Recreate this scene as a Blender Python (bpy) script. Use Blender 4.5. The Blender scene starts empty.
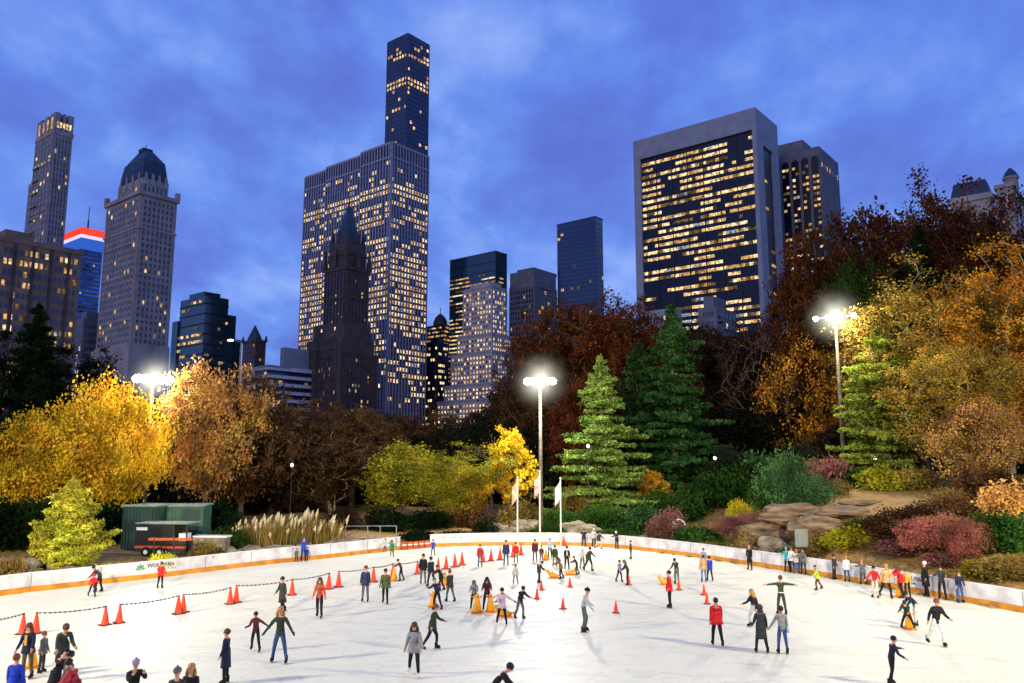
import bpy, bmesh, math, random
import numpy as np
from mathutils import Vector, Matrix, Euler
R_ = math.radians
rnd = random.Random(11)
scene = bpy.context.scene
C = scene.collection

# ------------------------------------------------------------------ camera
CAMH = 7.2
TH = math.atan(118.5/800); S_, C_ = math.sin(TH), math.cos(TH)
cam_d = bpy.data.cameras.new('camera'); cam = bpy.data.objects.new('camera', cam_d); C.objects.link(cam)
cam.location = (0, 0, CAMH); cam.rotation_euler = (math.pi/2+TH, 0, 0)
cam_d.sensor_width = 36; cam_d.lens = 36*800/1024; cam_d.clip_start = .5; cam_d.clip_end = 9000
scene.camera = cam
scene.render.resolution_x, scene.render.resolution_y = 1024, 683

def ray(px, py):
    u = (px-512)/800; v = (341.5-py)/800
    return u, C_-v*S_, S_+v*C_
def on_plane(px, py, z=0.0):
    """world x, y where the line of sight through a pixel of the photo meets the height z"""
    x, y, w = ray(px, py); k = (z-CAMH)/w
    return x*k, y*k
def height_at(py, Y):
    _, y, w = ray(512, py); return CAMH+w/y*Y
def x_at(px, Y, z):
    return (px-512)/800*(C_*Y+S_*(z-CAMH))
def depth(Y, z): return C_*Y+S_*(z-CAMH)

def lin(c):
    return tuple((v/12.92 if v <= .04045 else ((v+.055)/1.055)**2.4) for v in c)
def rgb(r, g, b): return lin((r/255, g/255, b/255))

# ------------------------------------------------------------------ materials
def new_mat(name):
    m = bpy.data.materials.new(name); m.use_nodes = True
    nt = m.node_tree; nt.nodes.clear()
    out = nt.nodes.new('ShaderNodeOutputMaterial')
    return m, nt, out
def N(nt, t, **kw):
    n = nt.nodes.new(t)
    for k, v in kw.items():
        if k.startswith('i_'): n.inputs[k[2:].replace('_', ' ')].default_value = v
        else: setattr(n, k, v)
    return n
def ramp(nt, stops, fac=None, interp='LINEAR'):
    r = nt.nodes.new('ShaderNodeValToRGB'); r.color_ramp.interpolation = interp
    e = r.color_ramp.elements
    while len(e) < len(stops): e.new(.5)
    for i, (p, c) in enumerate(stops):
        e[i].position = p; e[i].color = tuple(c)+(1,) if len(c) == 3 else c
    if fac is not None: nt.links.new(fac, r.inputs[0])
    return r
def surf(name, c1, c2=None, scale=3.0, rough=.75, metal=0, spec=.3, bump=0, bscale=20, detail=5, stretch=(1,1,1)):
    """painted / stone / cloth surface: two tones mixed by noise, optional bump"""
    m, nt, out = new_mat(name); L = nt.links.new
    p = N(nt, 'ShaderNodeBsdfPrincipled'); p.inputs['Roughness'].default_value = rough
    p.inputs['Metallic'].default_value = metal; p.inputs['Specular IOR Level'].default_value = spec
    L(p.outputs[0], out.inputs[0])
    c2 = c2 or tuple(v*.72 for v in c1)
    tc = N(nt, 'ShaderNodeTexCoord'); mp = N(nt, 'ShaderNodeMapping'); mp.inputs['Scale'].default_value = stretch
    L(tc.outputs['Object'], mp.inputs[0])
    n = N(nt, 'ShaderNodeTexNoise'); n.inputs['Scale'].default_value = scale; n.inputs['Detail'].default_value = detail
    L(mp.outputs[0], n.inputs['Vector'])
    r = ramp(nt, [(.32, c2), (.68, c1)], n.outputs['Fac'])
    L(r.outputs[0], p.inputs['Base Color'])
    if bump:
        b = N(nt, 'ShaderNodeTexNoise'); b.inputs['Scale'].default_value = bscale; b.inputs['Detail'].default_value = 4
        L(mp.outputs[0], b.inputs['Vector'])
        bp = N(nt, 'ShaderNodeBump'); bp.inputs['Strength'].default_value = bump; bp.inputs['Distance'].default_value = .1
        L(b.outputs['Fac'], bp.inputs['Height']); L(bp.outputs[0], p.inputs['Normal'])
    return m
def glow(name, col, strength, sample='NONE', vary=0):
    m, nt, out = new_mat(name); L = nt.links.new
    e = N(nt, 'ShaderNodeEmission'); e.inputs[0].default_value = tuple(col)+(1,); e.inputs[1].default_value = strength
    if vary:
        tc = N(nt, 'ShaderNodeTexCoord'); n = N(nt, 'ShaderNodeTexNoise'); n.inputs['Scale'].default_value = vary
        g = N(nt, 'ShaderNodeNewGeometry'); L(g.outputs['Position'], n.inputs['Vector'])
        mr = N(nt, 'ShaderNodeMapRange'); mr.inputs[1].default_value = .35; mr.inputs[2].default_value = .65
        mr.inputs[3].default_value = strength*.2; mr.inputs[4].default_value = strength*1.5
        L(n.outputs['Fac'], mr.inputs[0]); L(mr.outputs[0], e.inputs[1])
    L(e.outputs[0], out.inputs[0])
    m.cycles.emission_sampling = sample
    return m
def foliage(name, cols, dark=.35, clump=.35, trans=.35):
    """leaves: colour by leaf, light and dark clumps by position, some light through the leaf"""
    m, nt, out = new_mat(name); L = nt.links.new
    g = N(nt, 'ShaderNodeNewGeometry')
    k = len(cols)
    r = ramp(nt, [(i/(max(k-1, 1)), c) for i, c in enumerate(cols)], None)
    ri = N(nt, 'ShaderNodeMapRange'); ri.inputs[3].default_value = .18; ri.inputs[4].default_value = .82; L(g.outputs['Random Per Island'], ri.inputs[0]); L(ri.outputs[0], r.inputs[0])
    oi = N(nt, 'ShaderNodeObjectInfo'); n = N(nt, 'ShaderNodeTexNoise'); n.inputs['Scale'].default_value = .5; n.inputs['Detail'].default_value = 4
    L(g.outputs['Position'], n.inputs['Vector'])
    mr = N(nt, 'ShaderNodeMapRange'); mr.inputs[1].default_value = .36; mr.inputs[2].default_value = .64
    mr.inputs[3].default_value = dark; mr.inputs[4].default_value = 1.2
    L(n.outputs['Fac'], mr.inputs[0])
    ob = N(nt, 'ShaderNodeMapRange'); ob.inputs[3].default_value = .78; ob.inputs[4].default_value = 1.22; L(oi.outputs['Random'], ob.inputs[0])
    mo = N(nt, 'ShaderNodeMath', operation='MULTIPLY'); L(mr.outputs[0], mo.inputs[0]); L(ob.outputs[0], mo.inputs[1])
    n3 = N(nt, 'ShaderNodeTexNoise'); n3.inputs['Scale'].default_value = .33; L(g.outputs['Position'], n3.inputs['Vector'])
    hs = N(nt, 'ShaderNodeMapRange'); hs.inputs[1].default_value = .35; hs.inputs[2].default_value = .65; hs.inputs[3].default_value = .49; hs.inputs[4].default_value = .52; L(n3.outputs['Fac'], hs.inputs[0])
    hv = N(nt, 'ShaderNodeHueSaturation'); L(hs.outputs[0], hv.inputs['Hue']); L(r.outputs[0], hv.inputs['Color'])
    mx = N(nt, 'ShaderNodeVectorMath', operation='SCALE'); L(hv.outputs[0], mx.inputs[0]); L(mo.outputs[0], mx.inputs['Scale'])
    d = N(nt, 'ShaderNodeBsdfDiffuse'); t = N(nt, 'ShaderNodeBsdfTranslucent')
    L(mx.outputs[0], d.inputs[0]); L(mx.outputs[0], t.inputs[0])
    ms = N(nt, 'ShaderNodeMixShader'); ms.inputs[0].default_value = trans
    L(d.outputs[0], ms.inputs[1]); L(t.outputs[0], ms.inputs[2]); L(ms.outputs[0], out.inputs[0])
    return m

# ------------------------------------------------------------------ objects
def tag(o, label=None, cat=None, group=None, kind=None):
    if label: o['label'] = label
    if cat: o['category'] = cat
    if group: o['group'] = group
    if kind: o['kind'] = kind
    return o
def empty(name, loc=(0,0,0), rz=0):
    o = bpy.data.objects.new(name, None); C.objects.link(o); o.location = loc; o.rotation_euler = (0,0,rz)
    o.empty_display_size = .2
    return o
def place(name, data, mats=None, parent=None, loc=(0,0,0), rot=(0,0,0), scale=(1,1,1)):
    """a new object on existing mesh data; materials set per object"""
    o = bpy.data.objects.new(name, data); C.objects.link(o)
    if parent: o.parent = parent
    o.location = loc; o.rotation_euler = rot; o.scale = scale
    if mats:
        for i, m in enumerate(mats):
            if i < len(o.material_slots):
                o.material_slots[i].link = 'OBJECT'; o.material_slots[i].material = m
    return o
class MB:
    """collects faces, then links them as ONE mesh object"""
    def __init__(s): s.v = []; s.f = []; s.m = []
    def add(s, vs, fs, mi=0):
        b = len(s.v); s.v.extend([tuple(p) for p in vs]); s.f.extend([tuple(b+i for i in f) for f in fs]); s.m.extend([mi]*len(fs))
    def box(s, x0, x1, y0, y1, z0, z1, mi=0, top=1.0):
        cx, cy = (x0+x1)/2, (y0+y1)/2; t = top
        X0, X1, Y0, Y1 = cx+(x0-cx)*t, cx+(x1-cx)*t, cy+(y0-cy)*t, cy+(y1-cy)*t
        s.add([(x0,y0,z0),(x1,y0,z0),(x1,y1,z0),(x0,y1,z0),(X0,Y0,z1),(X1,Y0,z1),(X1,Y1,z1),(X0,Y1,z1)],
              [(3,2,1,0),(4,5,6,7),(0,1,5,4),(1,2,6,5),(2,3,7,6),(3,0,4,7)], mi)
    def tube(s, pts, rad, n=6, mi=0, cap=True):
        pts = [Vector(p) for p in pts]
        if not hasattr(rad, '__len__'): rad = [rad]*len(pts)
        b = len(s.v); up = None
        for i, p in enumerate(pts):
            d = (pts[min(i+1, len(pts)-1)]-pts[max(i-1, 0)])
            if d.length < 1e-9: d = Vector((0,0,1))
            d.normalize()
            if up is None: up = d.orthogonal()
            up = (up-d*up.dot(d)); up = up.normalized() if up.length > 1e-6 else d.orthogonal().normalized()
            w = d.cross(up)
            for k in range(n):
                a = 2*math.pi*k/n
                s.v.append(tuple(p+(up*math.cos(a)+w*math.sin(a))*rad[i]))
        for i in range(len(pts)-1):
            for k in range(n):
                s.f.append((b+i*n+k, b+i*n+(k+1)%n, b+(i+1)*n+(k+1)%n, b+(i+1)*n+k)); s.m.append(mi)
        if cap:
            s.f.append(tuple(b+k for k in reversed(range(n)))); s.m.append(mi)
            s.f.append(tuple(b+(len(pts)-1)*n+k for k in range(n))); s.m.append(mi)
    def lathe(s, prof, n=12, mi=0, at=(0,0,0), sx=1, sy=1):
        b = len(s.v)
        for r, z in prof:
            for k in range(n):
                a = 2*math.pi*k/n; s.v.append((at[0]+r*sx*math.cos(a), at[1]+r*sy*math.sin(a), at[2]+z))
        for i in range(len(prof)-1):
            for k in range(n):
                s.f.append((b+i*n+k, b+i*n+(k+1)%n, b+(i+1)*n+(k+1)%n, b+(i+1)*n+k)); s.m.append(mi)
        s.f.append(tuple(b+k for k in reversed(range(n)))); s.m.append(mi)
        s.f.append(tuple(b+(len(prof)-1)*n+k for k in range(n))); s.m.append(mi)
    def sphere(s, c, r, n=10, m=7, mi=0, noise=0, rr=None):
        """closed ball with radii r=(x,y,z), optionally lumpy"""
        b = len(s.v); rr = rr or rnd
        s.v.append((c[0], c[1], c[2]-r[2]))
        for i in range(1, m):
            t = -math.pi/2+math.pi*i/m
            for k in range(n):
                a = 2*math.pi*k/n; q = 1+noise*(rr.random()-.5)
                s.v.append((c[0]+r[0]*math.cos(t)*math.cos(a)*q, c[1]+r[1]*math.cos(t)*math.sin(a)*q, c[2]+r[2]*math.sin(t)*q))
        s.v.append((c[0], c[1], c[2]+r[2])); top = len(s.v)-1
        for k in range(n):
            s.f.append((b, b+1+(k+1)%n, b+1+k)); s.m.append(mi)
            s.f.append((b+1+(m-2)*n+k, b+1+(m-2)*n+(k+1)%n, top)); s.m.append(mi)
        for i in range(m-2):
            for k in range(n):
                s.f.append((b+1+i*n+k, b+1+i*n+(k+1)%n, b+1+(i+1)*n+(k+1)%n, b+1+(i+1)*n+k)); s.m.append(mi)
    def mesh(s, name, mats, smooth=False):
        me = bpy.data.meshes.new(name); me.from_pydata(s.v, [], s.f)
        for m in (mats if isinstance(mats, (list, tuple)) else [mats]): me.materials.append(m)
        me.polygons.foreach_set('material_index', s.m)
        if smooth: me.polygons.foreach_set('use_smooth', [True]*len(s.f))
        me.update()
        return me
    def build(s, name, mats, parent=None, smooth=False, **kw):
        return place(name, s.mesh(name, mats, smooth), None, parent, **kw)
def quads_mesh(name, P, mats):
    """P: (n,4,3) array -> mesh of separate quads"""
    n = len(P); me = bpy.data.meshes.new(name)
    me.vertices.add(n*4); me.vertices.foreach_set('co', P.reshape(-1).astype(np.float32))
    me.loops.add(n*4); me.loops.foreach_set('vertex_index', np.arange(n*4, dtype=np.int32))
    me.polygons.add(n); me.polygons.foreach_set('loop_start', np.arange(0, n*4, 4, dtype=np.int32))
    for m in mats: me.materials.append(m)
    me.update(calc_edges=True)
    return me

# ------------------------------------------------------------------ sky and light
world = bpy.data.worlds.new('World'); scene.world = world; world.use_nodes = True
nt = world.node_tree; nt.nodes.clear(); L = nt.links.new
wo = N(nt, 'ShaderNodeOutputWorld')
tc = N(nt, 'ShaderNodeTexCoord'); sep = N(nt, 'ShaderNodeSeparateXYZ'); L(tc.outputs['Generated'], sep.inputs[0])
nis = N(nt, 'ShaderNodeTexSky', sky_type='NISHITA'); nis.sun_disc = False
nis.sun_elevation = R_(1.5); nis.sun_rotation = R_(215); nis.air_density = 1.4; nis.ozone_density = 6
zz = N(nt, 'ShaderNodeMath', operation='MAXIMUM'); L(sep.outputs[2], zz.inputs[0]); zz.inputs[1].default_value = 0
za = N(nt, 'ShaderNodeMath', operation='ADD'); L(zz.outputs[0], za.inputs[0]); za.inputs[1].default_value = .42
dx = N(nt, 'ShaderNodeMath', operation='DIVIDE'); L(sep.outputs[0], dx.inputs[0]); L(za.outputs[0], dx.inputs[1])
dy = N(nt, 'ShaderNodeMath', operation='DIVIDE'); L(sep.outputs[1], dy.inputs[0]); L(za.outputs[0], dy.inputs[1])
cb = N(nt, 'ShaderNodeCombineXYZ'); L(dx.outputs[0], cb.inputs[0]); L(dy.outputs[0], cb.inputs[1])
mp = N(nt, 'ShaderNodeMapping'); mp.inputs['Rotation'].default_value = (0,0,R_(-28)); mp.inputs['Scale'].default_value = (1.2, 1.0, 1); L(cb.outputs[0], mp.inputs[0])
n1 = N(nt, 'ShaderNodeTexNoise'); n1.inputs['Scale'].default_value = 3.6; n1.inputs['Detail'].default_value = 7; n1.inputs['Roughness'].default_value = .56; n1.inputs['Distortion'].default_value = .1
L(mp.outputs[0], n1.inputs['Vector'])
n2 = N(nt, 'ShaderNodeTexNoise'); n2.inputs['Scale'].default_value = .75; n2.inputs['Detail'].default_value = 3
L(mp.outputs[0], n2.inputs['Vector'])
base = ramp(nt, [(0, rgb(150,178,234)), (.12, rgb(122,154,230)), (.3, rgb(98,134,222)), (.5, rgb(78,112,208)), (1, rgb(54,82,170))], zz.outputs[0])
cl = ramp(nt, [(.33, rgb(86,104,190)), (.43, rgb(92,118,206)), (.52, rgb(100,136,220)), (.61, rgb(124,156,230)), (.72, rgb(150,176,236))], n1.outputs['Fac'])
cf = ramp(nt, [(.36, (.5,)*3), (.6, (1,)*3)], n2.outputs['Fac'])
mx = N(nt, 'ShaderNodeMix', data_type='RGBA'); L(cf.outputs[0], mx.inputs[0]); L(base.outputs[0], mx.inputs[6]); L(cl.outputs[0], mx.inputs[7])
bg1 = N(nt, 'ShaderNodeBackground'); L(mx.outputs[2], bg1.inputs[0]); bg1.inputs[1].default_value = 1.17
bg2 = N(nt, 'ShaderNodeBackground'); L(nis.outputs[0], bg2.inputs[0]); bg2.inputs[1].default_value = .02
ad = N(nt, 'ShaderNodeAddShader'); L(bg1.outputs[0], ad.inputs[0]); L(bg2.outputs[0], ad.inputs[1]); L(ad.outputs[0], wo.inputs[0])
sd = bpy.data.lights.new('sun', 'SUN'); sd.energy = .5; sd.angle = R_(25); sd.color = (1, .8, .78)
so = bpy.data.objects.new('sun', sd); C.objects.link(so); so.rotation_euler = (R_(72), 0, R_(-35)); so.location = (-60,-80,60)

scene.view_settings.view_transform = 'Standard'; scene.view_settings.look = 'None'
scene.view_settings.exposure = 0; scene.view_settings.gamma = 1
cy = scene.cycles
cy.max_bounces = 5; cy.diffuse_bounces = 2; cy.glossy_bounces = 2; cy.transmission_bounces = 4; cy.transparent_max_bounces = 8
cy.sample_clamp_indirect = 4; cy.caustics_reflective = False; cy.caustics_refractive = False
cy.use_denoising = True
try: cy.denoiser = 'OPENIMAGEDENOISE'
except Exception: pass
# ------------------------------------------------------------------ rink outline, ice, terrain
BP = [(0,596),(50,590),(100,584),(160,577.5),(220,570),(280,563),(330,558),(400,550),(430,547.5),(470,546),(510,545.5),(560,545.5),(600,547),
      (640,550.5),(700,558),(740,564),(800,573),(860,583),(930,596),(980,605),(1024,613)]
bw = [on_plane(*p) for p in BP]
left_out = [(-17,6),(-23,12),(-27.5,20),(-29.8,29),(-29.6,36)]
right_out = [(27.2,30),(26.5,21),(22,11),(16,6)]
RINK = left_out+bw+right_out
def smooth_line(pts, step=.8):
    out = []
    P = [Vector((a,b)) for a,b in pts]; P = [P[0]*2-P[1]]+P+[P[-1]*2-P[-2]]
    for i in range(1, len(P)-2):
        a,b,c,d = P[i-1:i+3]; n = max(1, int((c-b).length/step))
        for k in range(n):
            t = k/n
            out.append(.5*((2*b)+(c-a)*t+(2*a-5*b+4*c-d)*t*t+(3*b-a-3*c+d)*t**3))
    out.append(P[-2]); return out
bxs = np.array([p[0] for p in bw]); bys = np.array([p[1] for p in bw])
def board_y(x): return float(np.interp(x, bxs, bys))
def sm(x, a, b):
    t = min(1, max(0, (x-a)/(b-a))); return t*t*(3-2*t)
def ground(x, y):
    if x < bxs[0]: d = max(y-bys[0]+.5*(bxs[0]-x), (bxs[0]-2-x)*.9)
    elif x > bxs[-1]: d = max(y-bys[-1]+1.0*(x-bxs[-1]), (x-bxs[-1]-2)*.9)
    else: d = y-board_y(x)
    if d < .35: return -.12
    d -= .35
    wl = 1-sm(x, -28, -6); wr = sm(x, 8, 27); wc = 1-wl-wr
    zm = 2.0*wl+3.4*wc+6.0*wr; sl = .045*wl+.12*wc+.31*wr
    z = .12+zm*(1-math.exp(-d*sl/zm))
    k = sm(d, 1, 8)
    z += k*.22*(math.sin(x*.55+y*.31)+math.sin(x*.23-y*.67+1.3))*.6
    return z
def ground_pt(px, Y, dz=0):
    z = ground(x_at(px, Y, 1), Y)
    for _ in range(3): x = x_at(px, Y, z); z = ground(x, Y)
    return Vector((x, Y, z+dz))

def axis(lo, hi, a, b, fine, ratio=1.25):
    m = list(np.arange(a, b+fine, fine)); s = fine; v = m[-1]
    while v < hi: s *= ratio; v += s; m.append(v)
    s = fine; v = a; pre = []
    while v > lo: s *= ratio; v -= s; pre.append(v)
    return pre[::-1]+m
xs = axis(-4500, 4500, -48, 66, .8); ys = axis(-900, 6000, -6, 112, .8)
g = MB(); W = len(xs)
for y in ys:
    for x in xs: g.v.append((x, y, ground(x, y) if y < 400 else 4.0))
for j in range(len(ys)-1):
    for i in range(W-1): g.f.append((j*W+i, j*W+i+1, (j+1)*W+i+1, (j+1)*W+i)); g.m.append(0)
m, nt, out = new_mat('autumn_ground'); L = nt.links.new
p = N(nt, 'ShaderNodeBsdfPrincipled'); p.inputs['Roughness'].default_value = .95; p.inputs['Specular IOR Level'].default_value = .1; L(p.outputs[0], out.inputs[0])
tc = N(nt, 'ShaderNodeTexCoord')
na = N(nt, 'ShaderNodeTexNoise'); na.inputs['Scale'].default_value = .12; na.inputs['Detail'].default_value = 5; L(tc.outputs['Object'], na.inputs['Vector'])
nb = N(nt, 'ShaderNodeTexNoise'); nb.inputs['Scale'].default_value = 3.5; nb.inputs['Detail'].default_value = 6; nb.inputs['Roughness'].default_value = .7; L(tc.outputs['Object'], nb.inputs['Vector'])
ra = ramp(nt, [(.36, rgb(110,112,46)), (.48, rgb(176,142,86)), (.62, rgb(204,164,108))], na.outputs['Fac'])
rb = ramp(nt, [(.3, (.3,)*3), (.7, (1.1,)*3)], nb.outputs['Fac'])
mm = N(nt, 'ShaderNodeMix', data_type='RGBA', blend_type='MULTIPLY'); mm.inputs[0].default_value = 1
L(ra.outputs[0], mm.inputs[6]); L(rb.outputs[0], mm.inputs[7]); L(mm.outputs[2], p.inputs['Base Color'])
bp = N(nt, 'ShaderNodeBump'); bp.inputs['Strength'].default_value = .7; bp.inputs['Distance'].default_value = .15; L(nb.outputs['Fac'], bp.inputs['Height']); L(bp.outputs[0], p.inputs['Normal'])
tag(g.build('ground', m, smooth=True), kind='structure')

# ice sheet
ol = smooth_line(RINK, 1.0)
ic = MB(); ic.v = [(0, 30, 0)]+[(q.x, q.y, 0) for q in ol]
for i in range(1, len(ic.v)-1): ic.f.append((0, i+1, i)); ic.m.append(0)
ic.f.append((0, 1, len(ic.v)-1)); ic.m.append(0)
m, nt, out = new_mat('rink_ice'); L = nt.links.new
p = N(nt, 'ShaderNodeBsdfPrincipled'); L(p.outputs[0], out.inputs[0]); p.inputs['Specular IOR Level'].default_value = .12
tc = N(nt, 'ShaderNodeTexCoord')
n1 = N(nt, 'ShaderNodeTexNoise'); n1.inputs['Scale'].default_value = .16; n1.inputs['Detail'].default_value = 4; L(tc.outputs['Object'], n1.inputs['Vector'])
r1 = ramp(nt, [(.3, (.82,.78,.60)), (.55, (.86,.81,.61)), (.75, (.88,.84,.64))], n1.outputs['Fac'])
# skate scratches: thin curved lines
mp = N(nt, 'ShaderNodeMapping'); mp.inputs['Scale'].default_value = (.32, 1.1, 1); mp.inputs['Rotation'].default_value = (0,0,R_(8)); L(tc.outputs['Object'], mp.inputs[0])
n2 = N(nt, 'ShaderNodeTexNoise'); n2.inputs['Scale'].default_value = .9; n2.inputs['Detail'].default_value = 7; n2.inputs['Distortion'].default_value = 1.2; n2.inputs['Roughness'].default_value = .62; L(mp.outputs[0], n2.inputs['Vector'])
r2 = ramp(nt, [(.34, (.88,.89,.9)), (.46, (.98,.98,.98)), (.496, (1,1,1)), (.502, (.88,.89,.9)), (.508, (1,1,1)), (.6, (.95,.95,.96)), (.7, (1,1,1))], n2.outputs['Fac'])
mm = N(nt, 'ShaderNodeMix', data_type='RGBA', blend_type='MULTIPLY'); mm.inputs[0].default_value = 1
L(r1.outputs[0], mm.inputs[6]); L(r2.outputs[0], mm.inputs[7])
last = mm.outputs[2]
for sc_, rot_, th_ in ((1.3, 20, .0035), (2.6, -35, .004), (.7, 70, .002)):      # blade scratches
    mq = N(nt, 'ShaderNodeMapping'); mq.inputs['Rotation'].default_value = (0,0,R_(rot_)); mq.inputs['Scale'].default_value = (.35, 1, 1); L(tc.outputs['Object'], mq.inputs[0])
    nq = N(nt, 'ShaderNodeTexNoise'); nq.inputs['Scale'].default_value = sc_; nq.inputs['Detail'].default_value = 2; nq.inputs['Distortion'].default_value = .6; L(mq.outputs[0], nq.inputs['Vector'])
    rq = ramp(nt, [(.5-th_*3, (1,1,1)), (.5, (.84,.86,.88)), (.5+th_*3, (1,1,1))], nq.outputs['Fac'])
    mz = N(nt, 'ShaderNodeMix', data_type='RGBA', blend_type='MULTIPLY'); mz.inputs[0].default_value = 1; L(last, mz.inputs[6]); L(rq.outputs[0], mz.inputs[7]); last = mz.outputs[2]
L(last, p.inputs['Base Color'])
rr = ramp(nt, [(.35, (.4,)*3), (.65, (.6,)*3)], n2.outputs['Fac']); L(rr.outputs[0], p.inputs['Roughness'])
tag(ic.build('ice', m), kind='structure')
def inside(x, y, gap=.45):
    """the nearest point on the ice that keeps a clear gap to the boards"""
    i = min(range(1, len(ol)-1), key=lambda i: (ol[i].x-x)**2+(ol[i].y-y)**2)
    t = (ol[i+1]-ol[i-1]).normalized(); nn = Vector((-t.y, t.x)); s_ = (Vector((x,y))-ol[i]).dot(nn)
    if s_ > -gap: q = Vector((x,y))-nn*(s_+gap); return q.x, q.y
    return x, y
def clear_of_boards(px, Y, rad):
    for _ in range(80):
        x = x_at(px, Y, 1); d = min(math.hypot(p.x-x, p.y-Y) for p in ol)
        if d >= rad and ground(x, Y) > 0: break
        Y += .15
    return Y

# ------------------------------------------------------------------ rink boards
M_board = surf('white_board', rgb(226,222,220), rgb(176,172,176), 1.1, .4, detail=9)
M_kick = surf('ochre_kick_strip', rgb(205,140,48), rgb(170,108,34), 1.6, .5)
M_rail = surf('board_cap', rgb(225,225,228), None, 2, .4)
M_post = surf('board_post', rgb(120,122,128), None, 2, .5)
M_ink = surf('black_lettering', rgb(40,42,46), None, 4, .6)
M_green = surf('green_logo_paint', rgb(60,120,90), rgb(110,150,120), 9, .6)
def strip(pts, z0, z1, off, th):
    """upright band along a line; off moves it toward the ice (negative side)"""
    b = MB(); n = len(pts)
    for i, q in enumerate(pts):
        t = (pts[min(i+1, n-1)]-pts[max(i-1, 0)]).normalized(); nn = Vector((-t.y, t.x))   # points away from the ice
        a = q+nn*off; c = q+nn*(off+th)
        b.v += [(a.x,a.y,z0),(a.x,a.y,z1),(c.x,c.y,z1),(c.x,c.y,z0)]
    for i in range(n-1):
        for k in range(4): b.f.append((i*4+k, i*4+(k+1)%4, (i+1)*4+(k+1)%4, (i+1)*4+k)); b.m.append(0)
    b.f += [(0,1,2,3), ((n-1)*4+3,(n-1)*4+2,(n-1)*4+1,(n-1)*4)]; b.m += [0,0]
    return b
gapL, gapR = on_plane(401, 550), on_plane(429.5, 547.6)
iL = min(range(len(ol)), key=lambda i: (ol[i]-Vector(gapL)).length); iR = min(range(len(ol)), key=lambda i: (ol[i]-Vector(gapR)).length)
def board(pts, label):
    root = empty('rink_board', (pts[0].x, pts[0].y, 0)); tag(root, label, 'rink barrier')
    o = Vector((pts[0].x, pts[0].y)); P = [q-o for q in pts]
    strip(P, .3, 1.0, .0, .06).build('panel', M_board, root)
    for i in range(3, len(P)-1, 3):
        t = (P[i+1]-P[i-1]).normalized(); nn = Vector((-t.y, t.x)); q = P[i]-nn*.004; w_ = t*.02; b = MB()
        b.add([(q.x-w_.x,q.y-w_.y,.31),(q.x+w_.x,q.y+w_.y,.31),(q.x+w_.x,q.y+w_.y,.99),(q.x-w_.x,q.y-w_.y,.99)], [(0,1,2,3)]); b.build('panel_joint', M_post, root)
    strip(P, 0, .297, -.025, .09).build('kick_strip', M_kick, root)
    strip(P, 1.003, 1.06, -.02, .12).build('top_rail', M_rail, root)
    for i in range(2, len(P)-1, 3):
        t = (P[i+1]-P[i-1]).normalized(); nn = Vector((-t.y, t.x)); q = P[i]+nn*.1; b = MB()
        b.tube([(0,0,-.1),(0,0,.98)], .03, 5); b.build('back_post', M_post, root, loc=(q.x,q.y,0))
    return root
BL = board(ol[:iL+1], 'white rink barrier curving along the far left side, ending at the orange gap')
BR = board(ol[iR:], 'white rink barrier with ochre kick strip running from the orange gap to the right edge')
def board_frame(px, py):
    q = Vector(on_plane(px, py)); i = min(range(1, len(ol)-1), key=lambda i: (ol[i]-q).length)
    t = (ol[i+1]-ol[i-1]).normalized()
    return ol[i], math.atan2(t.y, t.x)
def letter(txt, px, py, size, z, root, name='lettering'):
    q, a = board_frame(px, py)
    cu = bpy.data.curves.new(name, 'FONT'); cu.body = txt; cu.size = size; cu.align_x = 'CENTER'; cu.extrude = .004; cu.materials.append(M_ink)
    o = bpy.data.objects.new('t', cu); C.objects.link(o); me = bpy.data.meshes.new_from_object(o.evaluated_get(bpy.context.evaluated_depsgraph_get())); bpy.data.objects.remove(o)
    o = place(name, me, None, root)
    nn = Vector((math.sin(a), -math.cos(a)))*.012
    o.location = (q.x+nn.x-root.location.x, q.y+nn.y-root.location.y, z); o.rotation_euler = (math.pi/2, 0, a)
def leaf_logo(px, py, root, r=.3):
    q, a = board_frame(px, py); b = MB()
    for k in range(5):
        t = R_(18+36*k); c = Vector((math.cos(t)*r*.55, math.sin(t)*r*.75)); d = Vector((math.cos(t), math.sin(t)))*r*.5; w = Vector((-d.y, d.x))*.42
        b.add([(*(c-d), 0), (*(c+w), 0), (*(c+d), 0), (*(c-w), 0)], [(0,1,2,3)][::-1] and [(3,2,1,0)])
    b.add([(-.02,-.1*r/.3,0),(.02,-.1*r/.3,0),(.02,.05,0),(-.02,.05,0)], [(0,1,2,3)])
    o = b.build('leaf_logo', M_green, root)
    nn = Vector((math.sin(a), -math.cos(a)))*.014
    o.location = (q.x+nn.x-root.location.x, q.y+nn.y-root.location.y, .55); o.rotation_euler = (math.pi/2, 0, a)
letter('WOLLMAN', 161, 577, .34, .66, BL); letter('RINK', 161, 577, .2, .44, BL); leaf_logo(146, 578, BL, .34)
leaf_logo(389, 551, BL, .3)
letter('WOLLMAN', 576, 545.5, .36, .58, BR)
letter('WOLLMAN', 921, 594, .34, .66, BR); letter('RINK', 921, 594, .2, .44, BR)
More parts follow.
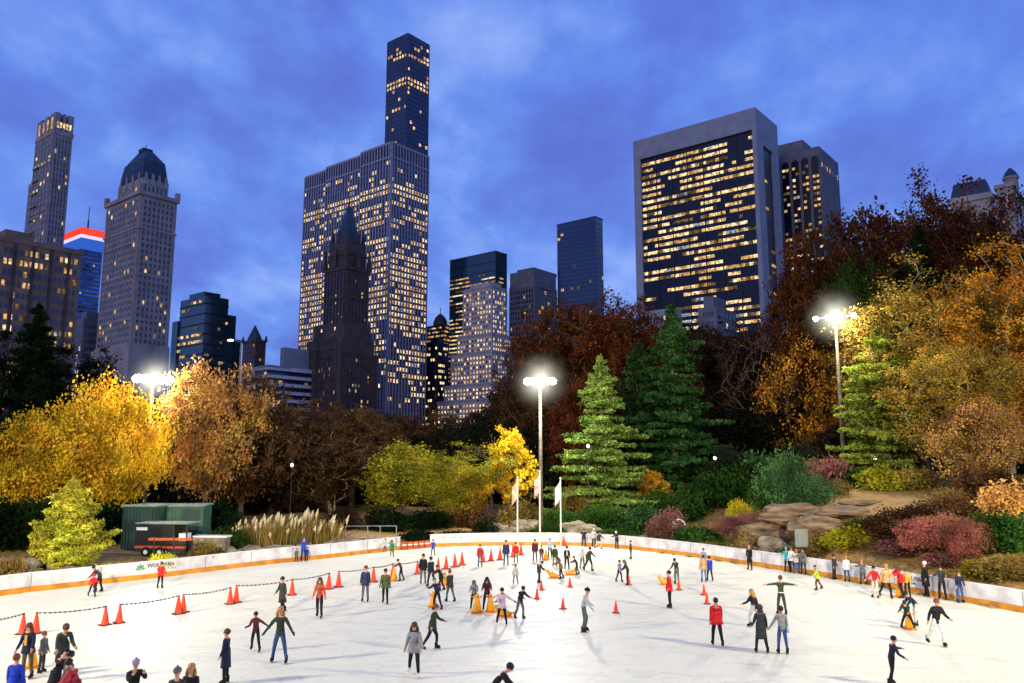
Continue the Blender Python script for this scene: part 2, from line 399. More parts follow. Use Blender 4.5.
# ------------------------------------------------------------------ foliage prototypes
npr = np.random.default_rng(5)
def unit(a): return a/np.maximum(np.linalg.norm(a, axis=-1, keepdims=True), 1e-9)
def leaf_quads(c, size, flat=0.0, asp=.7):
    """c (n,3) centres -> (n,4,3) randomly turned leaf-shaped quads"""
    n = len(c); nrm = unit(npr.normal(size=(n,3))*np.array([1,1,1-flat*.8])+np.array([0,0,flat*1.5]))
    a = unit(np.cross(nrm, unit(npr.normal(size=(n,3))))); b = np.cross(nrm, a)
    s = (size*npr.uniform(.4, 1.5, n))[:,None]
    bend = nrm*s*.22
    return np.stack([c-a*s, c-b*s*asp+bend, c+a*s, c+b*s*asp+bend], 1)
class Proto: pass
def deciduous(seed, H=10., W=8., trunk=.22, ntip=170, per=55, leaf=.2, spread=.5, shape='round', bare=0, multi=1, rt=.22):
    """trunk and limbs grown toward tips scattered through an uneven crown; leaf clumps round the tips"""
    global npr
    npr = np.random.default_rng(seed); r = random.Random(seed)
    cz = H*(trunk+1)/2; hz = H*(1-trunk)/2; tips = []
    lob = [(r.uniform(0, 6.28), r.uniform(-.7, .9), r.uniform(.22, .5), r.uniform(.18, .5)) for _ in range(10)]
    while len(tips) < ntip:
        d = unit(npr.normal(size=3)); k = r.uniform(.35, 1)**.45
        a = math.atan2(d[1], d[0]); q = .7
        for la, lz, lw, lh in lob:
            q += lh*math.exp(-(((a-la+math.pi)%6.283-math.pi)**2+(d[2]-lz)**2)/(2*lw*lw))
        if shape == 'vase': wz = .62+.5*d[2]
        elif shape == 'cone': wz = .95-.45*d[2]
        else: wz = 1.0
        z = cz+d[2]*hz*k*min(q, 1.15)
        tips.append(np.array([d[0]*W/2*k*q*wz, d[1]*W/2*k*q*wz, z]))
    tips.sort(key=lambda t: np.linalg.norm(t-np.array([0,0,H*trunk])))
    nodes = []; par = []; 
    for m_ in range(multi):
        lean = np.array([r.uniform(-.3,.3), r.uniform(-.3,.3), 0])*(1.6 if multi > 1 else .35)
        n_st = 7; last = -1
        for i in range(n_st+1):
            t = i/n_st; nodes.append(np.array([0,0,-.4])+np.array([0,0,H*.72*t+.0])+lean*H*.3*t**1.3+np.array([math.sin(t*5+m_), math.cos(t*4+m_), 0])*.018*H*t+ (np.array([math.cos(m_*2.1), math.sin(m_*2.1),0])*.25 if multi>1 else 0))
            par.append(last); last = len(nodes)-1
    base_n = len(nodes); ends = []
    for t in tips:
        A = np.array(nodes); d = np.linalg.norm(A-t, axis=1)
        pen = d+np.where(A[:,2] > t[2]-.12*d, .35*H, 0)+np.where(A[:,2] < H*trunk*.9, 5, 0)
        j = int(np.argmin(pen)); L0 = d[j]; k = max(2, int(L0/(H*.09))); a = nodes[j]; last = j
        for i in range(1, k+1):
            u = i/k; q = a+(t-a)*u; q = q+np.array([0,0,math.sin(u*math.pi)*L0*.10])+npr.normal(size=3)*L0*.03*(u < 1)
            nodes.append(q); par.append(last); last = len(nodes)-1
        ends.append(last)
    cnt = np.zeros(len(nodes)); 
    for e in ends:
        j = e
        while j >= 0: cnt[j] += 1; j = par[j]
    rad = rt*H/10*np.sqrt(np.maximum(cnt, .6)/len(ends)*multi**.3); rad = np.maximum(rad, .018*H/10)
    b = MB(); kids = {}
    for i, p_ in enumerate(par): kids.setdefault(p_, []).append(i)
    def chain(i, start):
        pts = [nodes[start]] if start >= 0 else []; rr = [rad[i]] if start >= 0 else []
        cur = i
        while True:
            pts.append(nodes[cur]); rr.append(rad[cur]*(1.5 if par[cur] < 0 else 1)); ks = kids.get(cur, [])
            if not ks: break
            ks = sorted(ks, key=lambda k: -cnt[k])
            for k in ks[1:]: stack.append((k, cur))
            cur = ks[0]
        b.tube(pts, rr, 6 if rr[0] > .06 else 4, cap=False)
    stack = [(i, -1) for i in kids[-1]]
    while stack: chain(*stack.pop())
    E_ = np.array([nodes[e] for e in ends]); mid = np.array([nodes[par[e]] for e in ends])
    if bare: E_ = E_[npr.random(len(E_)) > bare]; mid = E_
    c = np.repeat(E_, per, 0); cm = np.repeat(mid, per, 0); u = npr.random((len(c),1))**2*.7
    sg = .86*spread*W/8*np.repeat(npr.uniform(.6, 1.5, (len(E_),1)), per, 0)
    c = c*(1-u)+cm*u+npr.normal(size=c.shape)*sg*np.array([1,1,.72])
    p = Proto(); p.H, p.W = float(np.percentile(c[:,2], 99.6)), 2*float(np.percentile(np.hypot(c[:,0]-c[:,0].mean(), c[:,1]-c[:,1].mean()), 93))
    p.crown = quads_mesh('crown', leaf_quads(c, leaf), [None]); p.trunk = b.mesh('trunk', [None], True)
    return p
def conifer(seed, H=12., W=7., whorls=24, per=9, leaf=.17, droop=.25, base=.06, dens=1.0, irregular=.2, up=.12):
    global npr
    npr = np.random.default_rng(seed); r = random.Random(seed)
    b = MB(); b.tube([(0,0,-.4),(0,0,H*.3),(.05,0,H*.7),(0,0,H*.985)], [H*.02, H*.016, H*.009, .02], 7)
    Q = []
    for i in range(whorls):
        t = i/(whorls-1); z0 = H*(base+(1-base)*t**.93); Lm = (W/2*(1-t)**.68*(1-.25*(t < .08))+.12)*r.uniform(1-irregular*1.1, 1.05)
        off = r.uniform(0, 6.28); n = max(4, int(per*(1-.35*t)))
        for k in range(n):
            a = off+2*math.pi*k/n+r.uniform(-.25,.25); Ln = Lm*r.uniform(1-irregular*1.6, 1+irregular); zz = z0+r.uniform(-.8,.8)*H/whorls*1.6
            pts = []
            for s in range(5):
                u = s/4; pts.append(np.array([math.cos(a)*Ln*u, math.sin(a)*Ln*u, zz+Ln*(up*u-droop*u*u+.22*droop*u**4*2)]))
            if Ln > .6: b.tube(pts, [.02+.012*Ln, .018+.008*Ln, .015+.005*Ln, .012, .008], 4, cap=False)
            m_ = int(dens*(14+34*Ln)); u = npr.random(m_)**.62; idx = u*4; i0 = np.minimum(idx.astype(int), 3); f = (idx-i0)[:,None]
            P = np.array(pts); c = P[i0]*(1-f)+P[i0+1]*f
            side = np.array([-math.sin(a), math.cos(a), 0]); wd = (.30+.20*Ln)*(1.05-u*.75)
            c = c+side*(npr.uniform(-1, 1, m_)*wd)[:,None]+np.array([0,0,1])*(npr.normal(size=m_)*.055-.03)[:,None]+npr.normal(size=(m_,3))*.05
            Q.append(c)
    c = np.concatenate(Q); p = Proto(); p.H, p.W = H, 2*float(np.percentile(np.hypot(c[:,0], c[:,1]), 97))
    p.crown = quads_mesh('crown', leaf_quads(c, leaf, flat=.45, asp=.38), [None]); p.trunk = b.mesh('trunk', [None], True)
    return p
def shrub(seed, H=2., W=3., n=4200, leaf=.085, lumps=12, flat=.0, asp=.7, fill=.55):
    global npr
    npr = np.random.default_rng(seed); r = random.Random(seed); Q = []; b = MB()
    for k in range(lumps):
        a = r.uniform(0, 6.28); q = math.sqrt(r.random())*.62 if k else 0
        x, y = math.cos(a)*q*W/2, math.sin(a)*q*W/2; h = H*(1-.55*q*q)*r.uniform(.72, 1.0); w = W*r.uniform(.2, .34)
        b.tube([(x*.15,y*.15,-.2),(x*.5,y*.5,h*.3),(x,y,h*.72)], [.04,.03,.012], 5, cap=False)
        m_ = n//lumps; d = unit(npr.normal(size=(m_,3))); kk = npr.uniform(fill, 1.12, (m_,1)); c = d*kk*np.array([w, w, h*.52])+np.array([x, y, h*.5])
        Q.append(c[c[:,2] > -.05])
    c = np.concatenate(Q); c += npr.normal(size=c.shape)*.05*W/3; p = Proto(); p.H, p.W = H, W
    p.crown = quads_mesh('foliage', leaf_quads(c, leaf, flat, asp), [None]); p.trunk = b.mesh('stems', [None], True)
    return p
DG = deciduous(12, 26, 22, .12, 440, 90, .155, .26, 'round')           # forest giants
DH = deciduous(13, 26, 20, .1, 450, 90, .155, .24, 'vase')
DM = deciduous(15, 19, 17, .1, 600, 66, .1, .2, 'vase', multi=3, rt=.13)
DA = deciduous(1, 10, 11, .05, 260, 110, .115, .42)                  # broad, dense, golden
DB = deciduous(2, 12, 9.5, .08, 240, 90, .13, .46)                 # tall round
DC = deciduous(3, 14, 11, .1, 260, 50, .22, .55, 'vase')
DD = deciduous(4, 12, 11, .08, 330, 30, .105, .36, 'round', multi=3, rt=.17)     # several stems, open crown
DE = deciduous(8, 13, 9, .15, 420, 7, .1, .3, 'round', bare=.3, rt=.16)      # nearly bare
DF = deciduous(9, 8, 6, .14, 120, 60, .13, .3, 'cone')             # small young tree
CA = conifer(21, 13, 8, 22, 8, .15, .22, .05, 2.2, .25)
CB = conifer(22, 15, 10, 27, 11, .16, .24, .05, 2.6, .4, .16)
CC = conifer(23, 12, 7, 23, 10, .15, .2, .06, 2.2, .34, .14)
CD = conifer(24, 4, 3.6, 14, 11, .085, .0, .02, 4.2, .25, .3)       # dwarf conifer
SA = shrub(31); SB = shrub(32, 2, 3, 3600, .075, 16, fill=.7); SC = shrub(33, 2.2, 3.2, 5200, .07, 9, .3, .35); SD = shrub(34, 1.3, 3, 3400, .08, 14)
M_bark = surf('bark', rgb(98,80,62), rgb(58,46,36), 3, .9, bump=.5, bscale=14, stretch=(1,1,.3))
M_bark_pale = surf('pale_bark', rgb(150,136,112), rgb(96,84,66), 3, .9, bump=.4, bscale=14, stretch=(1,1,.3))
F = dict(
 gold=foliage('golden_leaves', [rgb(184,140,34), rgb(226,172,38), rgb(240,194,60), rgb(206,172,60)], .45),
 tan=foliage('tan_orange_leaves', [rgb(140,92,48), rgb(196,138,74), rgb(220,168,98), rgb(164,116,66)], .35),
 goldg=foliage('gold_green_leaves', [rgb(136,130,46), rgb(190,160,60), rgb(218,164,70), rgb(150,140,60), rgb(196,128,58)], .4),
 orange=foliage('orange_leaves', [rgb(120,84,22), rgb(204,132,34), rgb(222,150,50), rgb(150,110,40)], .3),
 yolk=foliage('bright_yellow_leaves', [rgb(214,160,30), rgb(226,176,44), rgb(150,150,40)], .5),
 rust=foliage('rust_leaves', [rgb(60,30,20), rgb(92,44,26), rgb(108,60,32), rgb(60,44,28)], .3),
 dkred=foliage('dark_red_leaves', [rgb(58,30,26), rgb(88,42,32), rgb(82,54,32), rgb(50,48,28)], .35),
 brown=foliage('brown_leaves', [rgb(66,48,34), rgb(98,66,44), rgb(78,66,40)], .3),
 olive=foliage('olive_leaves', [rgb(96,104,28), rgb(146,146,40), rgb(178,162,50), rgb(112,122,36)], .4),
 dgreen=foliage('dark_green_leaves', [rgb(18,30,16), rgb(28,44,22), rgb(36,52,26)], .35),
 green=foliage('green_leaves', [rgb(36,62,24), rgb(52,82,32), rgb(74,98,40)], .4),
 pine=foliage('pine_needles', [rgb(30,54,32), rgb(46,76,40), rgb(72,98,50)], .4, trans=.15),
 spruce=foliage('pale_spruce_needles', [rgb(74,98,44), rgb(108,130,58), rgb(134,148,70)], .45, trans=.2),
 lime=foliage('lime_needles', [rgb(112,126,46), rgb(142,150,60), rgb(88,104,42)], .45, trans=.2),
 dwarf=foliage('yellow_green_needles', [rgb(196,196,56), rgb(222,214,80), rgb(160,168,48)], .4, 1.2),
 yshrub=foliage('yellow_shrub_leaves', [rgb(150,140,28), rgb(178,160,36), rgb(120,120,30)], .5, 1.2),
 maple=foliage('red_maple_leaves', [rgb(140,60,56), rgb(192,96,90), rgb(214,140,122), rgb(150,104,74), rgb(130,60,56)], .4, 1.2),
 pinkb=foliage('dusky_pink_twigs', [rgb(110,70,66), rgb(150,96,90), rgb(120,88,72)], .4, 1.2),
 straw=foliage('straw_leaves', [rgb(120,100,50), rgb(156,128,66), rgb(100,96,46)], .4, 1.2),
 blueg=foliage('blue_green_needles', [rgb(50,84,48), rgb(72,106,60), rgb(96,126,76)], .4, 1.2, .15),
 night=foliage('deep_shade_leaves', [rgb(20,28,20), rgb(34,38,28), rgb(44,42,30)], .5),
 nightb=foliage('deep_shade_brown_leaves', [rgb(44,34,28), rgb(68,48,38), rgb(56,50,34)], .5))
def tree(proto, px, Y, top, wpx, mat, label, name='autumn_tree', cat='tree', group=None, bark=None, rz=None, base=None, ysq=1.0, parts=('crown','trunk')):
    g0 = ground_pt(px, Y); ztop = height_at(top, Y)
    w = wpx/800*depth(Y, (g0.z+ztop)/2); h = ztop-g0.z
    root = empty(name, (g0.x, g0.y, g0.z-.05), rnd.uniform(0, 6.28) if rz is None else rz); tag(root, label, cat, group)
    sc = (w/proto.W, w/proto.W*ysq, h/proto.H)
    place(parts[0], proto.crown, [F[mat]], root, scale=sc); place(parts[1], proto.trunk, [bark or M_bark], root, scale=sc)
    return root
bt = 'trees forming the dark belt behind the rink'
# left
tree(CB, 22, 96, 312, 120, 'dgreen', 'dark evergreen rising behind the golden tree at the left edge', 'pine_tree')
tree(DA, 46, 66, 408, 116, 'gold', 'broad golden tree at the far left above the dark hedge', rz=1.2)
tree(DA, 106, 70, 384, 100, 'gold', 'tallest golden tree, just left of the bright floodlight', rz=3.9)
tree(DB, 204, 76, 366, 88, 'tan', 'tan orange tree just right of the left floodlight', rz=.4)
tree(DB, 240, 80, 380, 96, 'brown', 'dusky brown tree between the tan orange tree and the pampas grass')
tree(DH, 300, 96, 412, 110, 'brown', 'dark brown tree below the white banded office block')
tree(DG, 352, 92, 402, 110, 'brown', 'dark brown tree standing in front of the tall spired tower base')
tree(DM, 334, 84, 430, 100, 'brown', 'broad twiggy brown tree behind the pampas grass and metal railing', bark=M_bark_pale)
tree(DB, 404, 80, 444, 90, 'olive', 'olive green tree left of the yellow-green one', rz=2)
tree(DM, 446, 77, 446, 92, 'olive', 'yellow-green rounded tree left of the small orange tree', rz=.8)
tree(DD, 466, 78, 462, 56, 'yolk', 'low yellow tinged tree on the right flank of the yellow-green tree', rz=2.8)
tree(DB, 466, 104, 420, 54, 'night', 'round black-green tree at the foot of the white stepped tower')
tree(DH, 410, 110, 408, 90, 'brown', 'brown tree in front of the striped skyscraper base')
tree(DF, 512, 80, 428, 54, 'yolk', 'small bright orange-yellow tree behind the flagpoles', rz=1)
tree(DE, 492, 90, 436, 60, 'straw', 'grey twiggy tree left of the small orange-yellow tree', bark=M_bark_pale)
# centre
tree(CB, 602, 80, 362, 112, 'spruce', 'pale green spruce right of the central floodlight', 'spruce_tree', rz=.3)
tree(DB, 576, 90, 384, 60, 'rust', 'small rust brown tree between the central floodlight and the pale spruce', rz=2.4)
tree(CB, 676, 86, 312, 122, 'pine', 'tall dark green pine at the centre right', 'pine_tree', rz=1.1)
tree(CC, 640, 94, 346, 76, 'pine', 'smaller dark pine between the pale spruce and the tall pine', 'pine_tree')
tree(DH, 588, 106, 296, 130, 'rust', 'large rust brown tree behind the pale green spruce', rz=2)
tree(DG, 540, 112, 322, 90, 'brown', 'brown tree behind the central floodlight')
tree(DH, 640, 116, 306, 110, 'rust', 'rust brown tree behind the tall dark pine', rz=5)
tree(DE, 772, 96, 318, 96, 'brown', 'bare grey tree below the tower with arched windows')
tree(DH, 728, 108, 322, 100, 'nightb', 'dark tree between the tall pine and the bare grey tree')
tree(DF, 655, 78, 470, 34, 'orange', 'little orange tree at the foot of the tall pine')
# right
tree(DG, 822, 98, 246, 120, 'rust', 'rust coloured tree right of the tower with arched windows', rz=4)
tree(DH, 905, 96, 192, 150, 'dkred', 'tallest dark red tree on the right side', rz=.7)
tree(DG, 985, 92, 212, 130, 'dkred', 'dark red tree below the ornate roof tower at the right edge', rz=3)
tree(CB, 936, 88, 236, 110, 'dgreen', 'dark green pine in the mass of trees above the golden crowns', 'pine_tree')
tree(DG, 868, 92, 248, 90, 'green', 'dull green tree left of the dark green pine', rz=1.4)
tree(DD, 818, 92, 326, 100, 'orange', 'yellow-orange tree behind the right floodlight', rz=2.2)
tree(CC, 888, 70, 330, 104, 'lime', 'lime green pine with layered branches right of the right floodlight', 'pine_tree', rz=.5)
tree(DM, 930, 73, 262, 176, 'goldg', 'golden multi-stemmed tree with pale trunks on the right slope', bark=M_bark_pale, rz=2.2)
tree(DM, 1008, 68, 258, 140, 'orange', 'golden orange tree at the right edge', bark=M_bark_pale, rz=5.2)
tree(DM, 966, 64, 326, 120, 'goldg', 'tan twiggy tree filling the gap between the golden trees', bark=M_bark_pale, rz=3)
tree(DD, 990, 59, 392, 100, 'tan', 'lower tan leaved tree in front of the golden trees at the right edge', rz=1.9)
for a_ in [(1012,90,214,130,'dkred','dark red-brown tree at the right edge below the ornate roof tower'),(950,98,204,120,'rust','rust brown tree between the two dark red ones on the right')]: tree(DG, *a_)
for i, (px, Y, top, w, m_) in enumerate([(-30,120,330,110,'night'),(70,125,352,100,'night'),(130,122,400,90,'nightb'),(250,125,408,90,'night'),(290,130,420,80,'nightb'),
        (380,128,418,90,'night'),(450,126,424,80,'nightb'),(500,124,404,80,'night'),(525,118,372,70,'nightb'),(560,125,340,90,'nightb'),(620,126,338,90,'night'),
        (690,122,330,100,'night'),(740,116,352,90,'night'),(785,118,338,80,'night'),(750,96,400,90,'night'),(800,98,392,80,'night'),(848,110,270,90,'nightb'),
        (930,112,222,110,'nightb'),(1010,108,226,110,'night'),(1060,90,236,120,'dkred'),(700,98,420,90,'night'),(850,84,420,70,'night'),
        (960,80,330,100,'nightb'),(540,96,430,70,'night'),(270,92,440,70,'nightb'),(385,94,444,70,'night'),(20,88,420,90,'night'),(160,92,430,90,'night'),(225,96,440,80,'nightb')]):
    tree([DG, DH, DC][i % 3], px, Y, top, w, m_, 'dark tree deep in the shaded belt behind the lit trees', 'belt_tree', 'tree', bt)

# shrubs
for i in range(34):
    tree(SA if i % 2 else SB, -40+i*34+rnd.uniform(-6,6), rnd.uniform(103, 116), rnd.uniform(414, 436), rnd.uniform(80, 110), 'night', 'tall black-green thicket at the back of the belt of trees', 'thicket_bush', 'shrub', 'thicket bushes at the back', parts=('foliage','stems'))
for i in range(46):
    px = -20+i*24+rnd.uniform(-6,6); Y = rnd.uniform(88, 100) if px < 860 else rnd.uniform(80, 90)
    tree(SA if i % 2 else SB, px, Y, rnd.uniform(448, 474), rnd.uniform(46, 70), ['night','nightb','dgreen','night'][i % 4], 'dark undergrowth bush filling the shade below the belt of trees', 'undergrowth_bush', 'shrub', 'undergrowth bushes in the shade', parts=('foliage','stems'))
def base_Y(px, py):
    """nearest distance at which the ground is seen at a height in the picture"""
    Y = 30
    while Y < 130:
        z = ground(x_at(px, Y, 1), Y); Y += .4
        if z <= 0: continue
        _, y_, w_ = ray(512, py)
        if CAMH+w_/y_*Y <= ground(x_at(px, Y, z), Y): return Y
    return 100
def bsh(p, px, base, top, w, mat, label, name='shrub', group=None, cat='shrub'):
    return bush(p, px, base_Y(px, base), top, w, mat, label, name, group, cat)
def bush(p, px, Y, top, w, mat, label, name='shrub', group=None, cat='shrub'):
    Y = clear_of_boards(px, Y, w/800*Y*.6)
    return tree(p, px, Y, top, w, mat, label, name, cat, group, parts=('foliage', 'stems'))
tree(CD, 67, 51, 489, 72, 'dwarf', 'yellow-green dwarf conifer behind the left boards', 'dwarf_conifer', 'conifer', parts=('crown','trunk'))
for i, (px, Y, top, w) in enumerate([(0,60,492,70),(40,61,490,66),(88,62,494,70),(140,66,498,70)]):
    bush(SA, px, Y, top, w, 'dgreen', 'dark green rounded bush of the clipped row below the golden trees', 'hedge_bush', 'row of dark hedge bushes', 'hedge')
bush(SD, 30, 50, 549, 30, 'straw', 'low straw coloured tuft by the rock at the left edge')
bush(SD, 5, 47, 553, 36, 'straw', 'straw coloured shrub at the very left edge beside the rock')
bush(SD, 162, 50.5, 549, 26, 'dwarf', 'small lime green tuft in front of the black trailer')
bush(SD, 120, 49, 560, 34, 'straw', 'low grassy tuft behind the boards right of the dwarf conifer')
bush(SD, 205, 54.5, 538, 34, 'straw', 'brown clipped shrub in front of the low stone wall')
bush(SD, 225, 60, 524, 40, 'green', 'green shrub behind the low stone wall')
bush(SA, 560, 74.5, 506, 44, 'green', 'round green shrub beside the right flagpole')
bush(SA, 602, 75, 502, 54, 'green', 'green spreading shrub below the pale spruce')
bush(SA, 640, 73, 500, 56, 'pine', 'dark green shrub below the tall pine')
bush(SD, 620, 70, 526, 50, 'green', 'low green shrub right behind the white boards')
bush(SB, 486, 71, 516, 30, 'dgreen', 'dark rounded bush left of the first flagpole')
bush(SD, 455, 71, 528, 34, 'dgreen', 'low dark bush behind the boards near the orange gap')
bush(SB, 520, 78, 496, 50, 'straw', 'straw shrub behind the left and middle flagpoles')
bush(SB, 470, 78, 494, 50, 'brown', 'brown shrub between the yellow-green tree and the small orange tree')
bush(SD, 548, 72, 522, 40, 'green', 'low green plant between the middle and right flagpoles')
bush(SA, 430, 76, 506, 50, 'dgreen', 'dark bush behind the orange barrier gap')
bush(SA, 385, 74, 504, 50, 'dgreen', 'dark bush behind the metal railing')
bush(SD, 420, 70.5, 528, 40, 'dgreen', 'low dark bush above the orange barrier units')
bush(SB, 345, 72, 506, 50, 'nightb', 'dark brown bush behind the right end of the pampas grass')
bush(SA, 215, 68, 498, 60, 'dgreen', 'dark green bush right of the bright green container')
bush(SB, 655, 76, 486, 50, 'green', 'green shrub at the foot of the tall pine')
bush(SA, 578, 79, 482, 46, 'straw', 'orange straw shrub below the pale spruce')
for a in [(SB,668,542,506,44,'pinkb','dusky purple shrub left of the small white arch'),
 (SD,700,548,522,50,'green','low green shrub right of the small white arch'),
 (SA,726,506,456,60,'green','mid green shrub between the tall pine and the juniper'),
 (SA,756,494,446,56,'pine','dark shrub behind the feathery juniper'),
 (SC,788,508,444,60,'blueg','tall feathery blue-green juniper on the slope','juniper'),
 (SC,816,504,472,60,'blueg','low spreading juniper left of the right lamp post','juniper'),
 (SC,762,510,474,46,'green','green juniper beside the taller feathery one','juniper'),
 (SD,826,490,452,50,'pinkb','pale twiggy shrub behind the junipers'),
 (SB,740,522,498,28,'yshrub','small yellow shrub above the dusky pink one'),
 (DA,741,550,514,60,'pinkb','dusky pink shrub left of the rock outcrop'),
 (SB,852,560,523,64,'yshrub','bright yellow rounded shrub behind the boards'),
 (DA,934,562,514,76,'maple','spreading red Japanese maple on the right','japanese_maple',None,'small tree'),
 (DA,966,560,520,44,'maple','smaller pinkish red maple beside the spreading one','japanese_maple',None,'small tree'),
 (SB,948,574,550,52,'pinkb','lower skirt of red maple foliage right behind the boards','japanese_maple',None,'small tree'),
 (SB,898,564,534,66,'pinkb','low dusky pink bush between the yellow shrub and the maple'),
 (SB,888,542,506,64,'brown','brown ground-hugging shrub above the dusky pink bush'),
 (SB,925,532,498,60,'brown','brown leafy shrub directly above the spreading red maple'),
 (SB,866,536,514,52,'green','low green shrub between the slope slab and the yellow shrub'),
 (SA,1000,552,506,74,'green','leafy green shrub at the right edge'),
 (SA,976,556,528,44,'green','green shrub right of the red maples'),
 (SB,1006,588,552,66,'straw','tan clipped shrub behind the boards at the right edge'),
 (SB,978,582,560,44,'yshrub','low yellow-green shrub behind the standing skaters on the right'),
 (SB,962,532,490,64,'brown','brown shrub between the maple and the golden tree trunks'),
 (SB,1012,526,478,74,'tan','tan bush below the golden orange tree at the right edge'),
 (SA,880,490,462,50,'olive','yellow-green shrub at the foot of the lime green pine'),
 (SA,915,490,464,50,'straw','olive shrub behind the golden multi-stemmed trunk'),
 (SA,850,488,464,46,'green','olive bush behind the right lamp post'),
 (SB,838,494,478,34,'straw','dry golden shrub at the base of the right lamp post'),
 (SA,992,504,462,66,'brown','brown shaded shrub under the golden orange tree'),
 (SB,945,508,486,44,'straw','orange-brown undergrowth at the trunk base of the golden tree'),
 (SB,812,560,532,40,'straw','brown creeper covering the dark split boulder'),
 (SB,752,556,530,38,'straw','straw shrub among the boulders left of the grey sign panel'),
 (SD,775,564,544,44,'straw','dry tuft at the foot of the rock outcrop'),
 (SD,712,556,540,44,'straw','dry grass tuft behind the boards left of the rocks'),
 (SA,692,520,480,60,'green','mid green bush right of the tall dark pine base'),
 (SA,735,500,440,60,'night','black-green bush deep behind the mid green shrub'),
 (SA,800,484,436,60,'night','black-green bush deep behind the tall feathery juniper')]: bsh(*a)
for i in range(14):
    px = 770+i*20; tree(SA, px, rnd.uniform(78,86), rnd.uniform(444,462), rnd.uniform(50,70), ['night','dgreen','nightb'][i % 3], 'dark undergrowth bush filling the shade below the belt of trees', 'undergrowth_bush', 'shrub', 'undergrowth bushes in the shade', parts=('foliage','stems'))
# pampas grass: plumes on thin stalks
def pampas(px, Y, top, wpx, label):
    g0 = ground_pt(px, Y); H = height_at(top, Y)-g0.z; w = wpx/800*Y; r = rnd; b = MB(); f = MB()
    root = empty('pampas_grass', g0); tag(root, label, 'ornamental grass', 'pampas grass behind the left boards')
    for i in range(420):
        a = r.uniform(0, 6.28); q = math.sqrt(r.random())*.4*w; l = H*r.uniform(.5,.9); x, y = q*math.cos(a), q*math.sin(a); dx, dy = r.gauss(0,.35), r.gauss(0,.35)
        b.add([(x-.02,y,-.1),(x+.02,y,-.1),(x+dx*.5+.02,y+dy*.5,l*.7),(x+dx*.5-.02,y+dy*.5,l*.7)], [(0,1,2,3)])
        b.add([(x+dx*.5-.02,y+dy*.5,l*.7),(x+dx*.5+.02,y+dy*.5,l*.7),(x+dx,y+dy,l)], [(0,1,2)])
    for i in range(30):
        a = r.uniform(0, 6.28); q = math.sqrt(r.random())*.5*w; x, y = q*math.cos(a), q*math.sin(a); h = H*r.uniform(.5, 1)*(1.1-.5*(q/w)**2); dx, dy = r.gauss(0,.2), r.gauss(0,.2)
        f.tube([(x,y,-.1),(x+dx,y+dy,h*.72)], [.015,.01], 3, 0, False)
        f.tube([(x+dx,y+dy,h*.7),(x+dx*1.2,y+dy*1.2,h*.84),(x+dx*1.5+.1,y+dy*1.5,h)], [.03,.13,.02], 5, 0)
    b.build('blades', F['straw'], root); f.build('plumes', M_plume, root)
M_plume = surf('cream_plume', rgb(214,198,158), rgb(150,132,96), 9, .9)
for i, (px, Y, top, w) in enumerate([(250,62.5,517,34),(276,63,513,36),(300,64,509,36),(326,64.5,514,34)]):
    pampas(px, Y, top, w, 'clump of cream-plumed tall grass behind the left boards')
# ------------------------------------------------------------------ the city
EL = Vector((math.cos(R_(141)), math.sin(R_(141)))); ER = Vector((math.cos(R_(51)), math.sin(R_(51))))
WARM = [glow('warm_window_a', rgb(255,214,152), 1.25, vary=.6), glow('warm_window_b', rgb(250,194,122), .8, vary=.5), glow('pale_window', rgb(255,226,170), 1.2, vary=.6), glow('dim_window', rgb(190,150,100), .3, vary=.4), glow('cool_window', rgb(220,225,235), .55, vary=.6)]
M_dark = surf('dark_window_glass', rgb(26,32,52), rgb(40,50,80), .8, .15, spec=.8)
M_glass = surf('dark_curtain_wall', rgb(16,19,34), rgb(22,28,48), .5, .3, spec=.35)
M_navy = surf('navy_curtain_wall', rgb(26,40,78), rgb(32,52,96), .3, .1, spec=1)
M_greeng = surf('green_curtain_wall', rgb(20,42,50), rgb(30,60,66), .3, .12, spec=.9)
M_lime = surf('limestone', rgb(168,156,150), rgb(140,128,124), .15, .85, bump=.1)
M_brown = surf('brown_brick', rgb(146,118,100), rgb(116,94,82), .2, .9)
M_dkst = surf('soot_brown_stone', rgb(94,78,72), rgb(66,56,56), .2, .9)
M_trav = surf('pale_travertine', rgb(150,152,158), rgb(132,134,142), .12, .6)
M_white = surf('white_masonry', rgb(186,176,172), rgb(158,150,150), .2, .8)
M_marble = surf('white_marble_pier', rgb(158,154,166), rgb(134,132,148), .2, .6)
M_copper = surf('blue_green_copper_roof', rgb(48,72,92), rgb(34,50,70), .3, .6)
M_grey = surf('grey_concrete', rgb(120,118,122), rgb(98,96,102), .15, .85)
M_conc = surf('pale_concrete_grid', rgb(150,156,178), rgb(128,134,158), .1, .7)
M_metal = surf('painted_metal', rgb(60,60,64), None, 3, .5, .5)
CITY = []
